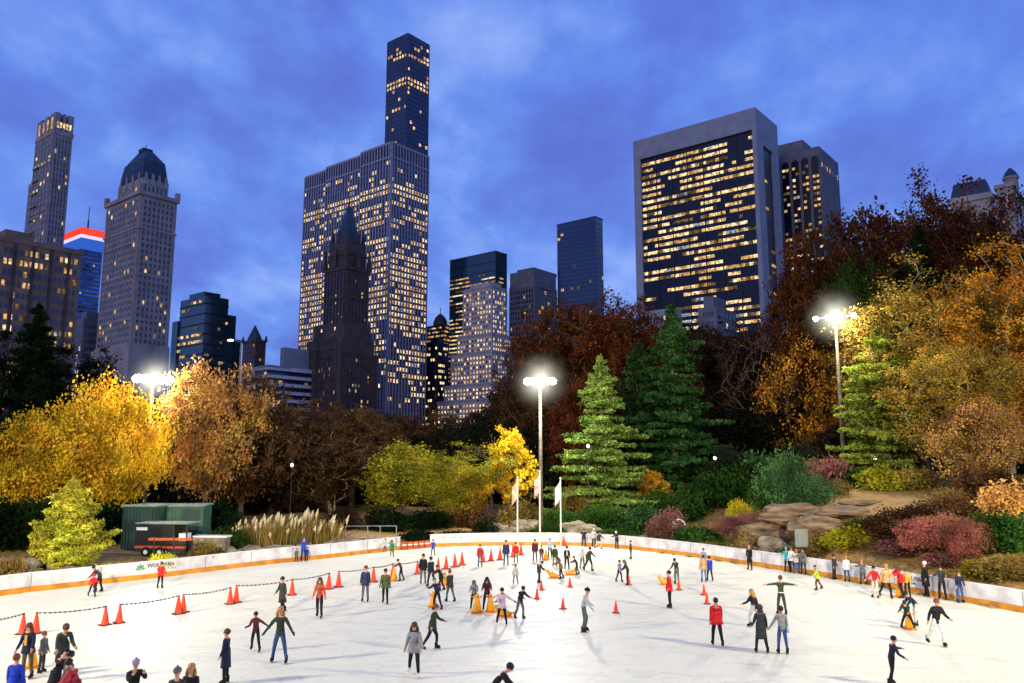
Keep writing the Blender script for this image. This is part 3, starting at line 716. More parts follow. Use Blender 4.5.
class Bld:
    def __init__(s, name, label, cx, cy, H, category='building'):
        k = on_plane(cx, cy, H); s.C = Vector(k); s.H = H; s.seed = random.Random(cx*7+cy)
        s.root = empty(name, (s.C.x, s.C.y, 0), R_(51)); tag(s.root, label, category); s.wins = []
    def solve(s, px, z, d, fx, fy):
        """distance along d from the local point (fx along ER, fy along EL) at which the height z meets a pixel column"""
        u = (px-512)/800; P = s.C+ER*fx+EL*fy
        a = P.x-u*(C_*P.y+S_*(z-CAMH)); b = d.x-u*C_*d.y
        return -a/b
    def L(s, px, z, x=0): return s.solve(px, z, EL, x, 0)
    def R(s, px, z, y=0): return s.solve(px, z, ER, 0, y)
    def z(s, py, x=0, y=0):
        P = s.C+ER*x+EL*y; return height_at(py, P.y)
    def part(s, mb, name, mat, smooth=False): return mb.build(name, mat, s.root, smooth)
    def win(s, face, off, a0, a1, z0, z1, nc, nr, wf=.5, hf=.55, lit=.3, dark=True, cols=(0,1,2,3), runs=1):
        """grid of windows on face L (plane x=off, spans y) or R (plane y=off, spans x); lit: share or function of (row 0..1, col 0..1)"""
        r = s.seed; dw, dh = (a1-a0)/nc, (z1-z0)/nr
        for j in range(nr):
            run = 0; cur = None
            for i in range(nc):
                p = lit((j+.5)/nr, (i+.5)/nc) if callable(lit) else lit
                if run <= 0: cur = r.random() < p; run = r.randint(1, runs); ci = r.choice(cols) if r.random() > .08 else 4
                run -= 1
                if cur: m_ = ci if r.random() < .7 else r.choice(cols)
                elif dark: m_ = 5
                else: continue
                s.wins.append((face, off, a0+(i+.5)*dw, z0+(j+.5)*dh, dw*wf, dh*hf, m_))
    def piers(s, name, face, off, a0, a1, n, z0, z1, w=.8, d=.5, mat=None, bands=()):
        m_ = MB(); st = (a1-a0)/n
        for i in range(n+1):
            a = a0+st*i
            if face == 'L': m_.box(off-d, off-.002, a-w/2, a+w/2, z0, z1)
            else: m_.box(a-w/2, a+w/2, off-d, off-.002, z0, z1)
        for z_ in bands:
            if face == 'L': m_.box(off-d*1.3, off-.004, a0-.2, a1+.2, z_-.5, z_+.4)
            else: m_.box(a0-.2, a1+.2, off-d*1.3, off-.004, z_-.5, z_+.4)
        m_.build(name, mat or M_lime, s.root)
    def finish(s, low=None):
        mats = WARM+[M_dark]; meshes = {}
        def mk(face, w, h, m_):
            key = (face, round(w,2), round(h,2), m_)
            if key not in meshes:
                b = MB()
                if face == 'L': b.add([(-.12,w/2,-h/2),(-.12,-w/2,-h/2),(-.12,-w/2,h/2),(-.12,w/2,h/2)], [(0,1,2,3)])
                else: b.add([(-w/2,-.12,-h/2),(w/2,-.12,-h/2),(w/2,-.12,h/2),(-w/2,-.12,h/2)], [(0,1,2,3)])
                meshes[key] = b.mesh('window', mats[m_])
            return meshes[key]
        zlow = low if low is not None else 60
        def score(w):
            vis = 1 if w[3] > zlow else .05
            litb = 1.3 if w[6] < 5 else 1
            P = s.C+(EL*w[2]+ER*w[1] if w[0] == 'L' else ER*w[2]+EL*w[1])
            n = ER if w[0] == 'L' else EL
            cosv = abs(P.normalized().dot(n)); return w[4]*w[5]*cosv/P.length_squared*vis*litb
        ws = sorted(s.wins, key=score, reverse=True)
        for f, off, a, z, w, h, m_ in ws[:100]:
            place('window', mk(f, w, h, m_), None, s.root, loc=(off, a, z) if f == 'L' else (a, off, z))
        b = MB()
        for f, off, a, z, w, h, m_ in ws[100:]:
            if f == 'L': b.add([(off-.12,a+w/2,z-h/2),(off-.12,a-w/2,z-h/2),(off-.12,a-w/2,z+h/2),(off-.12,a+w/2,z+h/2)], [(0,1,2,3)], m_)
            else: b.add([(a-w/2,off-.12,z-h/2),(a+w/2,off-.12,z-h/2),(a+w/2,off-.12,z+h/2),(a-w/2,off-.12,z+h/2)], [(0,1,2,3)], m_)
        if b.f: tag(b.build('window_grid', mats, s.root), kind='stuff')
        return s

# --- 1 slim tower at the far left
b = Bld('apartment_tower', 'slender limestone tower with lit crown at the far left', 56, 110, 238)
yl = b.L(38, 238); xr = b.R(74.5, 238); w = MB(); t = MB()
w.box(0, xr, 0, yl, 0, 224)
zl = b.z(167); yl2 = b.L(28.5, zl); w.box(.4, xr+2, yl, yl2, 0, zl-4)
zl3 = b.z(236); w.box(.8, xr+2, yl2, b.L(22, zl3), 0, zl3)
for (x0, x1, y0, y1) in [(0,xr*.3,0,yl*.28),(0,xr*.3,yl*.72,yl),(xr*.7,xr,0,yl*.28),(0,xr*.2,yl*.42,yl*.58),(xr*.42,xr*.58,0,yl*.2)]: t.box(x0, x1, y0, y1, 224, 237)
t.box(xr*.3, xr*.7, yl*.3, yl*.7, 224, 232)
t.box(-.5, xr+.5, -.5, yl+.5, 222, 224.5)
b.part(w, 'wall', M_lime); b.part(t, 'crown', M_lime)
bb = MB()
for k in range(9): zz = 130+k*9; bb.box(-1.4, -.02, yl*.62, yl*.95, zz, zz+1)
b.part(bb, 'balcony_row', M_lime)
b.piers('pilasters', 'L', 0, 1, yl-1, 5, 60, 221, .9, .5, None, (120,170,205)); b.piers('pilasters', 'R', 0, 1, xr-1, 5, 60, 221, .9, .5, None, (120,170,205))
b.win('L', 0, 1, yl-1, 60, 220, 5, 40, .42, .55, .10, cols=(0,1)); b.win('R', 0, 1, xr-1, 60, 220, 5, 40, .42, .55, .06, cols=(0,1))
b.win('L', 0, 1, yl-1, 225, 235, 4, 1, .35, .8, .9, cols=(1,)); b.win('R', 0, 1, xr-1, 226, 231, 5, 1, .6, .8, .9, cols=(0,))
b.win('L', 0, 1, yl-1, b.z(160), b.z(156), 3, 1, .8, .8, 1, cols=(0,))
b.win('L', .4, yl+1, yl2, 60, zl-6, 2, 28, .5, .5, .15)
b.finish(110)
# --- 2 brown block at left edge
b = Bld('apartment_block', 'broad brown brick apartment block at the left edge', 1, 237, 78)
xr = b.R(82, 78); w = MB(); w.box(0, xr, 0, 30, 0, 78); w.box(-.3, xr+.3, -.3, 30, 77, 78.6); w.box(xr*.1, xr*.45, 4, 20, 78, 82)
b.part(w, 'wall', M_brown)
b.win('R', 0, 1, xr-1, 22, 76, 15, 15, .6, .5, .42, cols=(0,1,1,3), runs=2); b.win('L', 0, 1, 29, 22, 76, 8, 15, .5, .45, .3)
t = MB()
for k in range(4): xx = xr*(.16+.22*k); t.box(xx, xx+.9, -.5, -.02, 20, 77)
b.part(t, 'pier', M_dkst); b.finish(20)
# --- 3 blue tower with red crown
b = Bld('glass_tower', 'blue glass tower with glowing red white and blue crown', 82, 227, 225)
yl = b.L(64, 225); xr = b.R(104, 225); w = MB(); w.box(0, xr, 0, yl, 0, 221)
b.part(w, 'wall', M_navy)
M_red = glow('red_crown_light', rgb(255,70,50), 1.1); M_wh = glow('white_crown_light', rgb(235,225,255), 1.0); M_bl = glow('blue_crown_light', rgb(60,110,230), .75)
for z0, z1, m_, nm in [(218.5,225,M_red,'red_band'),(215,218.2,M_wh,'white_band'),(204,214.6,M_bl,'blue_band')]:
    c = MB(); c.box(-.5, xr+.5, -.5, yl+.5, z0, z1); b.part(c, nm, m_)
a = MB(); a.tube([(xr*.5,yl*.3,225),(xr*.5,yl*.3,236)], .8, 5); a.tube([(xr*.5,yl*.3,236),(xr*.5,yl*.3,250)], .35, 5); b.part(a, 'antenna', M_metal)
M_bstrip = glow('blue_lit_floor', rgb(50,90,200), .45, vary=.1)
f = MB()
for k in range(26): z0 = 100+k*4; f.box(-.15, xr+.15, -.15, yl+.15, z0, z0+1.7)
b.part(f, 'floor_strips', M_bstrip)
b.win('L', -.2, 0, yl, 100, 200, 10, 25, .7, .4, .05, dark=False); b.win('R', -.2, 0, xr, 100, 200, 10, 25, .7, .4, .05, dark=False); b.finish(110)
# --- grey block between
b = Bld('apartment_block', 'low grey block between the brown block and the mansard tower', 84, 318, 78)
w = MB(); w.box(0, b.R(108, 78), 0, 12, 0, 78); w.box(2, 8, 2, 8, 78, 82); b.part(w, 'wall', M_grey); b.win('R', 0, 1, b.R(107,78), 30, 76, 8, 12, .45, .5, .12); b.win('L', 0, 1, 11, 30, 76, 4, 12, .45, .5, .12); b.finish(30)
# --- 4 mansard tower
b = Bld('hotel_tower', 'tall masonry hotel tower with dark copper mansard roof', 141, 189, 138)
yl = b.L(107, 138); xr = b.R(177.5, 138); w = MB(); w.box(0, xr, 0, yl, 0, 136)
zb = b.z(345); w.box(-.6, xr+.6, -.6, yl+4, 0, zb)
b.part(w, 'wall', M_lime)
t = MB(); t.box(-1, xr+1, -1, yl+1, 135.5, 137.4); t.box(-.5, xr+.5, -.5, yl+.5, 118.5, 119.5); t.box(-.5, xr+.5, -.5, yl+.5, zb-.2, zb+1)
for xx, yy in [(0,0),(xr,0),(0,yl),(xr,yl)]: t.box(xx-1, xx+1, yy-1, yy+1, 137.4, 140.5)
b.part(t, 'cornice', M_lime)
u = MB(); ux0, ux1, uy0, uy1 = xr*.15, xr*.87, yl*.14, yl*.86; u.box(ux0, ux1, uy0, uy1, 137.4, 146)
for k in range(4):
    yy = uy0+(uy1-uy0)*(k+.5)/4; u.box(ux0-.6, ux0+.2, yy-1, yy+1, 143, 149, top=.5)
    xx = ux0+(ux1-ux0)*(k+.5)/4; u.box(xx-1, xx+1, uy0-.6, uy0+.2, 143, 149, top=.5)
b.part(u, 'upper_storey', M_lime)
ro = MB(); n = 7; prof = [(1,146),(.9,150),(.8,154),(.68,157.5),(.5,160.5),(.3,162.5)]
mx_, my_ = (ux0+ux1)/2, (uy0+uy1)/2
prof = [(.98,146),(.80,157),(.74,157.6),(.3,163.8)]
for (s0, z0), (s1, z1) in zip(prof[:-1], prof[1:]):
    hx, hy = (ux1-ux0)/2, (uy1-uy0)/2
    ro.box(mx_-hx*s0, mx_+hx*s0, my_-hy*s0, my_+hy*s0, z0, z1, top=s1/s0)
ro.box(mx_-2.5, mx_+2.5, my_-2.5, my_+2.5, 163.5, 165.5); ro.tube([(mx_,my_,165),(mx_,my_,168)], .2, 5)
b.part(ro, 'mansard_roof', M_copper)
b.piers('pilasters', 'L', 0, 1.5, yl-1.5, 9, 40, 134, .7, .35, None, (58,74,96,112)); b.piers('pilasters', 'R', 0, 1.5, xr-1.5, 7, 40, 134, .7, .35, None, (58,74,96,112))
lit = lambda r_, c_: .32 if .3 < r_ < .36 or .60 < r_ < .62 else .05
b.win('L', 0, 1.5, yl-1.5, 40, 134, 9, 30, .38, .55, lit, cols=(0,1)); b.win('R', 0, 1.5, xr-1.5, 40, 134, 7, 30, .38, .55, lit, cols=(0,1))
b.win('L', ux0, uy0+.5, uy1-.5, 138.5, 143, 7, 1, .4, .7, .15); b.win('R', uy0, ux0+.5, ux1-.5, 138.5, 143, 6, 1, .4, .7, .15)
b.finish(45)
# --- 5 stepped green glass
b = Bld('glass_office_building', 'stepped dark green glass office building right of the mansard tower', 206, 292, 105)
yl = b.L(181, 105); xr = b.R(229, 105); z1 = b.z(316); z2 = b.z(336); w = MB(); w.box(0, xr, 0, yl, 0, 103); w.box(xr*.15, xr*.85, yl*.2, yl*.8, 103, 106.5)
w.box(-1, xr*.9, yl, b.L(174, z1), 0, z1); w.box(xr, b.R(237, z1), 1, yl, 0, z1+3); w.box(xr*.9, b.R(240, z2), -2, yl*.5, 0, z2)
b.part(w, 'wall', M_greeng)
f = MB()
for k in range(9): z0 = 50+k*6; f.box(-.3, xr+.2, -.3, yl, z0, z0+.8)
b.part(f, 'floor_bands', M_glass)
b.win('L', -.3, .5, yl, 46, 102, 9, 14, .9, .4, lambda r,c: .9 if .5 < r < .64 or .1<r<.2 else .08, dark=False, cols=(1,3,0)); b.win('R', -.3, .5, xr, 46, 102, 9, 14, .9, .4, .08, dark=False, cols=(1,3)); b.finish(45)
# --- 6 small pointed
b = Bld('pinnacled_tower', 'small brown tower with pointed roof left of the white banded block', 256, 340, 92)
yl = b.L(243, 92); xr = b.R(266, 92); w = MB(); w.box(0, xr, 0, yl, 0, 92); w.box(-.6, xr+.6, -.6, yl+.6, 91, 92.5)
for xx, yy in [(0,0),(xr,0),(0,yl),(xr,yl)]: w.box(xx-.9, xx+.9, yy-.9, yy+.9, 92, 96, top=.3)
b.part(w, 'wall', M_dkst); ro = MB(); ro.box(xr*.15, xr*.85, yl*.15, yl*.85, 92.5, 98, top=.6); ro.box(xr*.3, xr*.7, yl*.3, yl*.7, 98, 104, top=.1); b.part(ro, 'roof', M_copper)
b.win('L', 0, 1, yl-1, 50, 90, 5, 12, .4, .5, .04); b.win('R', 0, 1, xr-1, 50, 90, 5, 12, .4, .5, .04); b.finish(55)
# --- 7 white banded
b = Bld('office_block', 'low modern office block with white horizontal bands', 268, 367, 58)
z0 = 58; xr = b.R(326, z0); yl = 14; zs = b.z(394); w = MB(); w.box(.3, xr-.3, .3, yl, 0, 57); w.box(xr-.3, b.R(335, zs)-.3, .3, yl, 0, zs-.5); b.part(w, 'wall', M_glass)
bd = MB(); nb_ = 10
for k in range(nb_):
    zz = 58-1.3-k*4.4
    bd.box(0, xr if zz > zs else b.R(335, zs), 0, yl, zz, zz+2.2)
b.part(bd, 'white_bands', surf('white_facade_band', rgb(215,212,216), rgb(190,188,196), .3, .6))
p_ = MB(); zt = b.z(347); p_.box(b.R(284, 60, 3), b.R(312, 60, 3), 3, 7, 58.5, zt+1.5); p_.box(-.5, b.R(290,60), -.5, 9, 58.5, 59.3); b.part(p_, 'penthouse', M_trav)
b.win('R', 0, 1, xr-1, 58-.9-8*4.4, 58-1.0, 13, 8, .85, .3, .16); b.win('L', 0, 1, yl-1, 58-.9-8*4.4, 58-1.0, 5, 8, .85, .3, .1); b.finish(24)
# --- 8 dark spired tower
b = Bld('spired_hotel_tower', 'dark neo-gothic tower with steep spire in front of the striped skyscraper', 346, 266, 118)
yl = b.L(325, 118); xr = b.R(369, 118); w = MB(); w.box(0, xr, 0, yl, 0, 118)
zb = b.z(322); w.box(-2, xr+1, -2, b.L(314, zb, -2), 0, zb); zc = b.z(338); w.box(-4, xr+3, -3, b.L(307, zc, -4), 0, zc); zd = b.z(352); w.box(-2.5, b.R(378, zd, -3.5), -3.5, 12, 0, zd)
b.part(w, 'wall', M_dkst)
t = MB(); t.box(-.8, xr+.8, -.8, yl+.8, 116.5, 118.3); t.box(-.6, xr+.6, -.6, yl+.6, 100, 101)
for (xx, yy) in [(0,0),(xr,0),(0,yl),(xr,yl),(0,yl/2),(xr/2,0)]: t.box(xx-1.3, xx+1.3, yy-1.3, yy+1.3, 118, 130, top=.25)
t.box(xr*.08, xr*.92, yl*.08, yl*.92, 118, 134); t.box(xr*.05, xr*.95, yl*.05, yl*.95, 126, 126.8)
for (xx, yy) in [(.15,.15),(.85,.15),(.15,.85),(.5,.1),(.1,.5)]: t.box(xr*xx-1, xr*xx+1, yl*yy-1, yl*yy+1, 134, 142, top=.2)
b.part(t, 'crown', M_dkst)
ro = MB(); mx_, my_ = xr/2, yl/2
for (s0, z0), (s1, z1) in zip([(.42,134),(.38,140),(.27,145),(.17,151),(.1,155)], [(.38,140),(.27,145),(.17,151),(.1,155),(.1,157)]):
    ro.lathe([(s0*xr, z0),(s1*xr, z1)], 8, at=(mx_,my_,0))
ro.tube([(mx_,my_,157),(mx_,my_,163)], [.9,.1], 5); b.part(ro, 'spire', M_copper)
b.piers('buttresses', 'L', 0, 1, yl-1, 6, zb, 117, .7, .6, M_dkst, (100,84)); b.piers('buttresses', 'R', 0, 1, xr-1, 6, zb, 117, .7, .6, M_dkst, (100,84))
b.piers('buttresses', 'L', -4, 1, yl, 8, 25, zc-.5, .7, .5, M_dkst, (zc-6,48)); b.piers('buttresses', 'R', -3.5, -1, xr+4, 10, 25, zd-.5, .7, .5, M_dkst, (zd-6,))
b.win('L', 0, 1, yl-1, zb, 116, 6, 14, .38, .6, .08, cols=(1,3)); b.win('R', 0, 1, xr-1, zb, 116, 6, 14, .38, .6, .08, cols=(1,3))
b.win('L', -4, 1, yl, 30, zc-3, 8, 13, .38, .6, .13, cols=(1,3)); b.win('R', -3.5, -1, xr+4, 30, zd-3, 10, 12, .38, .6, .13, cols=(1,3)); b.win('L', -2, 1, yl, zc+1, zb-2, 6, 2, .38, .6, .1); b.finish(35)
# --- 9 striped skyscraper
b = Bld('striped_skyscraper', 'massive skyscraper with white vertical piers and many lit windows', 392, 141, 215)
yl = b.L(305, 215, 4); xr = b.R(429, 215); y1, y2 = b.L(361, 215), b.L(324, 215); w = MB()
w.box(.4, xr-.4, .4, y1, 0, 214); w.box(2.4, xr-.4, y1, y2, 0, 213.5); w.box(4.4, xr-.4, y2, yl-.4, 0, 213); b.part(w, 'wall', M_glass)
f = MB(); pt = 2.7; lit9 = lambda r,c: (.95 if .865<r<.905 else .75 if .77<r<.80 or .70<r<.72 or .83<r<.845 else .92 if .40<r<.66 else .6 if .2<r<.40 else .4 if .66<r<.7 else .2)
secs = [(0, 0, y1, 215), (2, y1, y2, 214.5), (4, y2, yl, 214)]
for off, a, c, h in secs:
    n = round((c-a)/pt); d = (c-a)/n
    for i in range(n+1): yy = a+d*i; f.box(off, off+.9, yy-.55, yy+.55, 0, h-.2)
    f.box(off-.1, off+2, a, c, h-11, h-9.8); f.box(off-.1, off+2, a-.3, c, h-1.5, h)
    b.win('L', off+.35, a, c, 20, h-12, n, int((h-32)/3.9), .5, .62, lit9, cols=(0,0,2,1), runs=2)
n = round(xr/pt); d = xr/n
for i in range(n+1): xx = d*i; f.box(xx-.55, xx+.55, 0, .9, 0, 214.8)
f.box(0, xr, -.1, 2, 204, 205.2); f.box(-.1, xr, -.1, 2, 213.4, 215)
b.part(f, 'facade_piers', M_marble)
b.win('R', .35, 0, xr, 20, 203, n, 47, .5, .62, lit9, cols=(0,0,2,1), runs=2); b.finish(70)
# --- 10 pencil tower
b = Bld('pencil_tower', 'very tall slender square tower with a lit band, tallest in the skyline', 408, 33, 426)
yl = b.L(387.5, 426); xr = b.R(429.5, 426); w = MB(); w.box(.5, xr-.5, .5, yl-.5, 0, 425); b.part(w, 'wall', M_navy)
f = MB(); n = 7
for i in range(n+1):
    for k, LL in ((0, yl), (1, xr)):
        a = LL*i/n
        if k == 0: f.box(0, .8, a-.55, a+.55, 200, 426)
        else: f.box(a-.55, a+.55, 0, .8, 200, 426)
nf = 46; 
for j in range(nf+1):
    zz = 200+226*j/nf; f.box(.05, xr-.05, .05, yl-.05, zz-.5, zz+.5)
M_grid = surf('dusk_concrete_grid', rgb(72,82,118), rgb(60,70,104), .1, .7)
b.part(f, 'concrete_grid', M_grid)
def l10(r, c): return 1.0 if .75<r<.80 else .85 if .89<r<.91 else .3 if .92<r<.98 else .3 if .86<r<.875 else .35 if .62<r<.64 else .12 if .55<r<.72 else .05
b.win('L', .2, 0, yl, 200, 426, n, nf, .6, .6, l10, cols=(0,1)); b.win('R', .2, 0, xr, 200, 426, n, nf, .6, .6, lambda r,c: l10(r,c)*(.5 if r>.92 else 1), cols=(0,1)); b.finish(230)
# --- 11 banded small towers
b = Bld('rounded_office_tower', 'small tower with rounded top and warm lit floors beside the striped skyscraper', 444, 320, 140)
yl = b.L(427, 140); xr = b.R(452, 140); w = MB(); w.box(0, xr, 0, yl, 0, 136); b.part(w, 'wall', M_glass)
t = MB(); t.lathe([(xr*.62,136),(xr*.6,140),(xr*.45,144),(xr*.2,147),(.5,148)], 14, at=(xr*.5,yl*.45,0)); t.tube([(xr*.5,yl*.45,147),(xr*.5,yl*.45,154)], .4, 5); b.part(t, 'domed_roof', M_metal)
b.win('L', -.1, .3, yl, 40, 135, 9, 24, .95, .4, .75, dark=False, cols=(1,1,3)); b.win('R', -.1, .3, xr, 40, 135, 6, 24, .95, .4, .7, dark=False, cols=(1,1,3)); b.finish(45)
b = Bld('dark_office_block', 'small dark block with scattered lights right of the striped skyscraper', 438, 342, 85)
w = MB(); w.box(0, b.R(449, 85), 0, 16, 0, 85); w.box(1, 6, 1, 8, 85, 88); b.part(w, 'wall', M_glass); b.win('L', 0, .5, 15, 25, 83, 7, 15, .7, .45, .35, cols=(0,2)); b.win('R', 0, .5, b.R(448,85), 25, 83, 6, 15, .7, .45, .4, cols=(0,2)); b.finish(30)
# --- 12 black glass banded
b = Bld('black_glass_tower', 'dark green-black glass tower with thin lit floor lines', 495.5, 251, 200)
yl = b.L(450, 200); xr = b.R(507, 200); w = MB(); w.box(0, xr, 0, yl, 0, 200); w.box(-.2, xr+.2, -.2, yl+.2, 199.4, 200.4); b.part(w, 'wall', M_greeng)
b.win('L', -.1, .3, yl-.3, 60, 181, 14, 31, .98, .33, lambda r,c: .92 if r>.95 else .72, dark=False, cols=(1,1,3,2), runs=4); b.win('R', -.1, .3, xr-.3, 60, 181, 6, 31, .98, .33, .25, dark=False, cols=(1,3), runs=3)
t = MB()
for z0 in (181.5, 190): t.box(-.15, xr+.15, -.15, yl+.15, z0, z0+.6)
b.part(t, 'spandrel_lines', M_glass); b.finish(90)
# --- 13 white stepped
b = Bld('stepped_tower', 'white stepped tower with rows of glowing windows', 492, 286, 118)
yl = b.L(463, 118); xr = b.R(506, 118); w = MB(); w.box(0, xr, 0, yl, 0, 118)
w.box(xr*.12, xr*.9, yl*.12, yl*.8, 118, 121.5)
tiers = []
for (pl, pr, py, o) in [(457,511,334,-1.5),(451,514,352,-3),(444,518,384,-4.5),(437,524,400,-6)]:
    zt = b.z(py); a = b.L(pl, zt, o); c = b.R(pr, zt, o); w.box(o, c, o, a, 0, zt); tiers.append((o, a, c, zt))
b.part(w, 'wall', M_white)
t = MB()
for o, a, c, zt in [(0, yl, xr, 118)]+tiers: t.box(o-.25, c+.25, o-.25, a+.25, zt-.8, zt+.4)
b.part(t, 'parapets', M_marble)
lt = lambda r,c: .5
prev = 118; pb = (0, yl, xr)
for o, a, c, zt in tiers+[(None, None, None, 20)]:
    o_, a_, c_ = pb; nr = max(1, round((prev-zt)/3.6)); nc = max(4, round(a_/2.5)); nd = max(4, round((c_-o_)/2.5)); p13 = .8 if prev < 60 else .66
    b.win('L', o_, o_+.6, a_-.6, zt+.5, prev-2, nc, nr, .42, .5, p13, cols=(0,1,2,0)); b.win('R', o_, o_+.6, c_-.6, zt+.5, prev-2, nd, nr, .42, .5, p13, cols=(0,1,2,0))
    prev = zt; pb = (o, a, c)
b.finish(22)
# --- 14 grey masonry
b = Bld('grey_office_tower', 'grey stone office tower with slanted upper block', 534, 268, 150)
yl = b.L(510, 150); xr = b.R(556, 150); w = MB(); w.box(0, xr, 0, yl, 0, 149); w.box(xr*.1, xr*1.15, yl*.1, yl*.8, 149, 151.5); b.part(w, 'wall', M_grey)
t = MB()
for i in range(10): yy = yl*i/9; t.box(-.5, 0, yy-.4, yy+.4, 40, 136)
for i in range(8): xx = xr*i/7; t.box(xx-.4, xx+.4, -.5, 0, 40, 136)
t.box(-.6, xr+.3, -.6, yl+.3, 136, 138); b.part(t, 'piers', M_grey)
b.win('L', 0, .3, yl-.3, 60, 135, 9, 19, .55, .6, .05); b.win('R', 0, .3, xr-.3, 60, 135, 7, 19, .55, .6, .22, cols=(0,1)); b.finish(75)
# --- 15 navy tower
b = Bld('navy_glass_tower', 'plain dark blue glass tower left of the white framed tower', 595, 217, 230)
yl = b.L(557, 230); xr = b.R(602.5, 230); w = MB(); w.box(0, xr, 0, yl, 0, 230); b.part(w, 'wall', M_navy)
t = MB(); t.box(-.4, .3, -.4, .3, 60, 230.5); t.box(-.3, xr+.3, -.3, yl+.3, 229.6, 231); b.part(t, 'corner_trim', M_grid)
b.win('L', 0, .5, yl-.5, 110, 226, 12, 28, .85, .6, .035, cols=(1,3)); b.win('R', 0, .5, xr-.5, 110, 226, 5, 28, .85, .6, .03, cols=(1,3)); b.finish(130)
# --- 16 low roofs
b = Bld('rooftop_block', 'low pale rooftop building below the white framed tower', 716, 306, 62)
w = MB(); yl = b.L(698, 62); xr = b.R(736, 62); w.box(0, xr, 0, yl, 0, 62); w.box(1, xr*.7, yl*.2, yl*.75, 62, 66); b.part(w, 'wall', M_grey)
b.win('L', 0, 1, yl-1, 30, 61, 6, 9, .45, .5, .08); b.win('R', 0, 1, xr-1, 30, 61, 5, 9, .45, .5, .12); b.finish(40)
b = Bld('rooftop_block', 'small pale stone block beside the low rooftop building', 672, 308, 66)
w = MB(); w.box(0, 8, 0, b.L(644, 66), 0, 66); b.part(w, 'wall', M_trav); b.win('L', 0, 1, b.L(646,66), 36, 64, 7, 7, .45, .5, .05); b.win('R', 0, .5, 7.5, 36, 64, 2, 7, .45, .5, .1); b.finish(50)
# --- 17 white framed black glass tower
b = Bld('framed_office_tower', 'wide black glass office tower in a pale travertine frame', 755, 107, 210)
yl = b.L(633, 210); xr = b.R(777, 210); ya, yb_ = b.L(751.5, 200), b.L(640, 200); zt = 197; w = MB()
w.box(1.6, xr, ya, yb_, 0, zt); b.part(w, 'glass_wall', M_glass)
fr = MB(); fr.box(0, xr, yb_, yl, 0, zt); fr.box(0, xr, 0, yl, zt+.003, 210)
xa, xb = b.R(763, 190), b.R(772.5, 190)
fr.box(0, xa, 0, ya, 0, zt); fr.box(xb, xr, 0, ya, 0, zt); fr.box(xa, xb, .1, ya, 190, zt); fr.box(xa, xb, 1.5, ya, 0, 190)
b.part(fr, 'stone_frame', M_trav)
gl = MB(); gl.box(xa+.01, xb-.01, 1.2, 1.49, 0, 189.9); b.part(gl, 'side_glass', M_glass)
mu = MB()
for i in range(1, 7): yy = ya+(yb_-ya)*i/7; mu.box(1.1, 1.6, yy-.25, yy+.25, 0, zt)
b.part(mu, 'mullions', M_metal)
rows = 44; rr = random.Random(4); rp = [rr.choice([.25,.75,.9,.95,.97,.9,.8]) for _ in range(rows)]
for k in (41,42): rp[k] = .65
for k in (8,9,10,3,4): rp[k] = .04
b.win('L', 1.55, ya+.3, yb_-.3, 12, 195, 28, rows, .95, .46, lambda r,c: rp[min(rows-1, int(r*rows))]*(1 if c > .1 else .8), dark=False, cols=(0,1,1,0,3,2), runs=5)
b.win('R', 1.15, xa+.3, xb-.3, 30, 188, 2, 38, .8, .4, .25, dark=False, cols=(1,3)); b.finish(70)
# --- 18 tower with arched bays
b = Bld('arched_window_tower', 'pale tower with five dark arched window bays', 819, 146, 200)
yl = b.L(770, 200); xr = b.R(838, 200); w = MB(); w.box(.8, xr, 0, yl, 0, 199.9); w.box(-.003, .8, 0, yl, 194.5, 200); w.box(3, xr*.8, yl*.35, yl*.95, 200, 208)
for i in range(6):
    yy = yl*i/5; w.box(0, .8, max(0, yy-.75), min(yl, yy+.75), 0, 194.4)
for i in range(5):
    y0, y1_ = yl*i/5+.75, yl*(i+1)/5-.75; c = (y0+y1_)/2; h = (y1_-y0)/2
    for k in range(6):     # stepped spandrels round off the head of each bay
        t0, t1 = k/6, (k+1)/6; zz = 194.4-h*(1-math.sqrt(max(0, 1-(1-(t0+t1)/2)**2)))
        w.box(.05, .8, y0+h*t0, y0+h*t1, zz, 194.4); w.box(.05, .8, y1_-h*t1, y1_-h*t0, zz, 194.4)
b.part(w, 'wall', M_grey)
gl = MB(); gl.box(.6, .79, .5, yl-.5, 0, 194); b.part(gl, 'bay_glass', M_glass)
for i in range(5): b.win('L', .58, yl*i/5+1.0, yl*(i+1)/5-1.0, 40, 191, 2, 40, .8, .45, lambda r,c: .5 if r>.4 else .4, dark=False, cols=(1,1,3,0))
b.win('R', 0, 1, xr-1, 186, 192, 7, 1, .4, .5, .5, cols=(1,)); b.finish(90)
# --- 19 ornate tower at right
b = Bld('ornate_rooftop_tower', 'ornate stone roof tower with round window at the right edge', 1010, 157, 92)
yl = b.L(993, 92); xr = b.R(1026, 92); w = MB(); zc = b.z(184)
q_ = min(xr, yl)/2-.2; w.lathe([(q_,zc),(q_,90.4),(q_+.35,90.5),(q_+.35,91.2)], 8, at=(xr/2,yl/2,0))
w.box(0, xr, 0, yl, 0, zc); w.box(-.4, xr+.4, -.4, yl+.4, zc-.6, zc+.5); b.part(w, 'wall', M_lime)
ro = MB(); ro.lathe([(q_+.2,91.21),(q_*.8,92.6),(q_*.3,93.8),(.1,94.2)], 8, at=(xr/2,yl/2,0)); b.part(ro, 'roof', M_copper)
rw = MB(); rw.lathe([(1.5,0),(1.5,.3)], 16); o = b.part(rw, 'round_window', M_dark); o.location = (.1, yl/2, zc-4); o.rotation_euler = (0, -math.pi/2, 0)
b.win('L', 0, 1, yl-1, 56, zc-7, 3, 4, .4, .6, .1); b.win('R', 0, 1, xr-1, 58, zc-1, 3, 5, .4, .6, .1); b.finish(50)
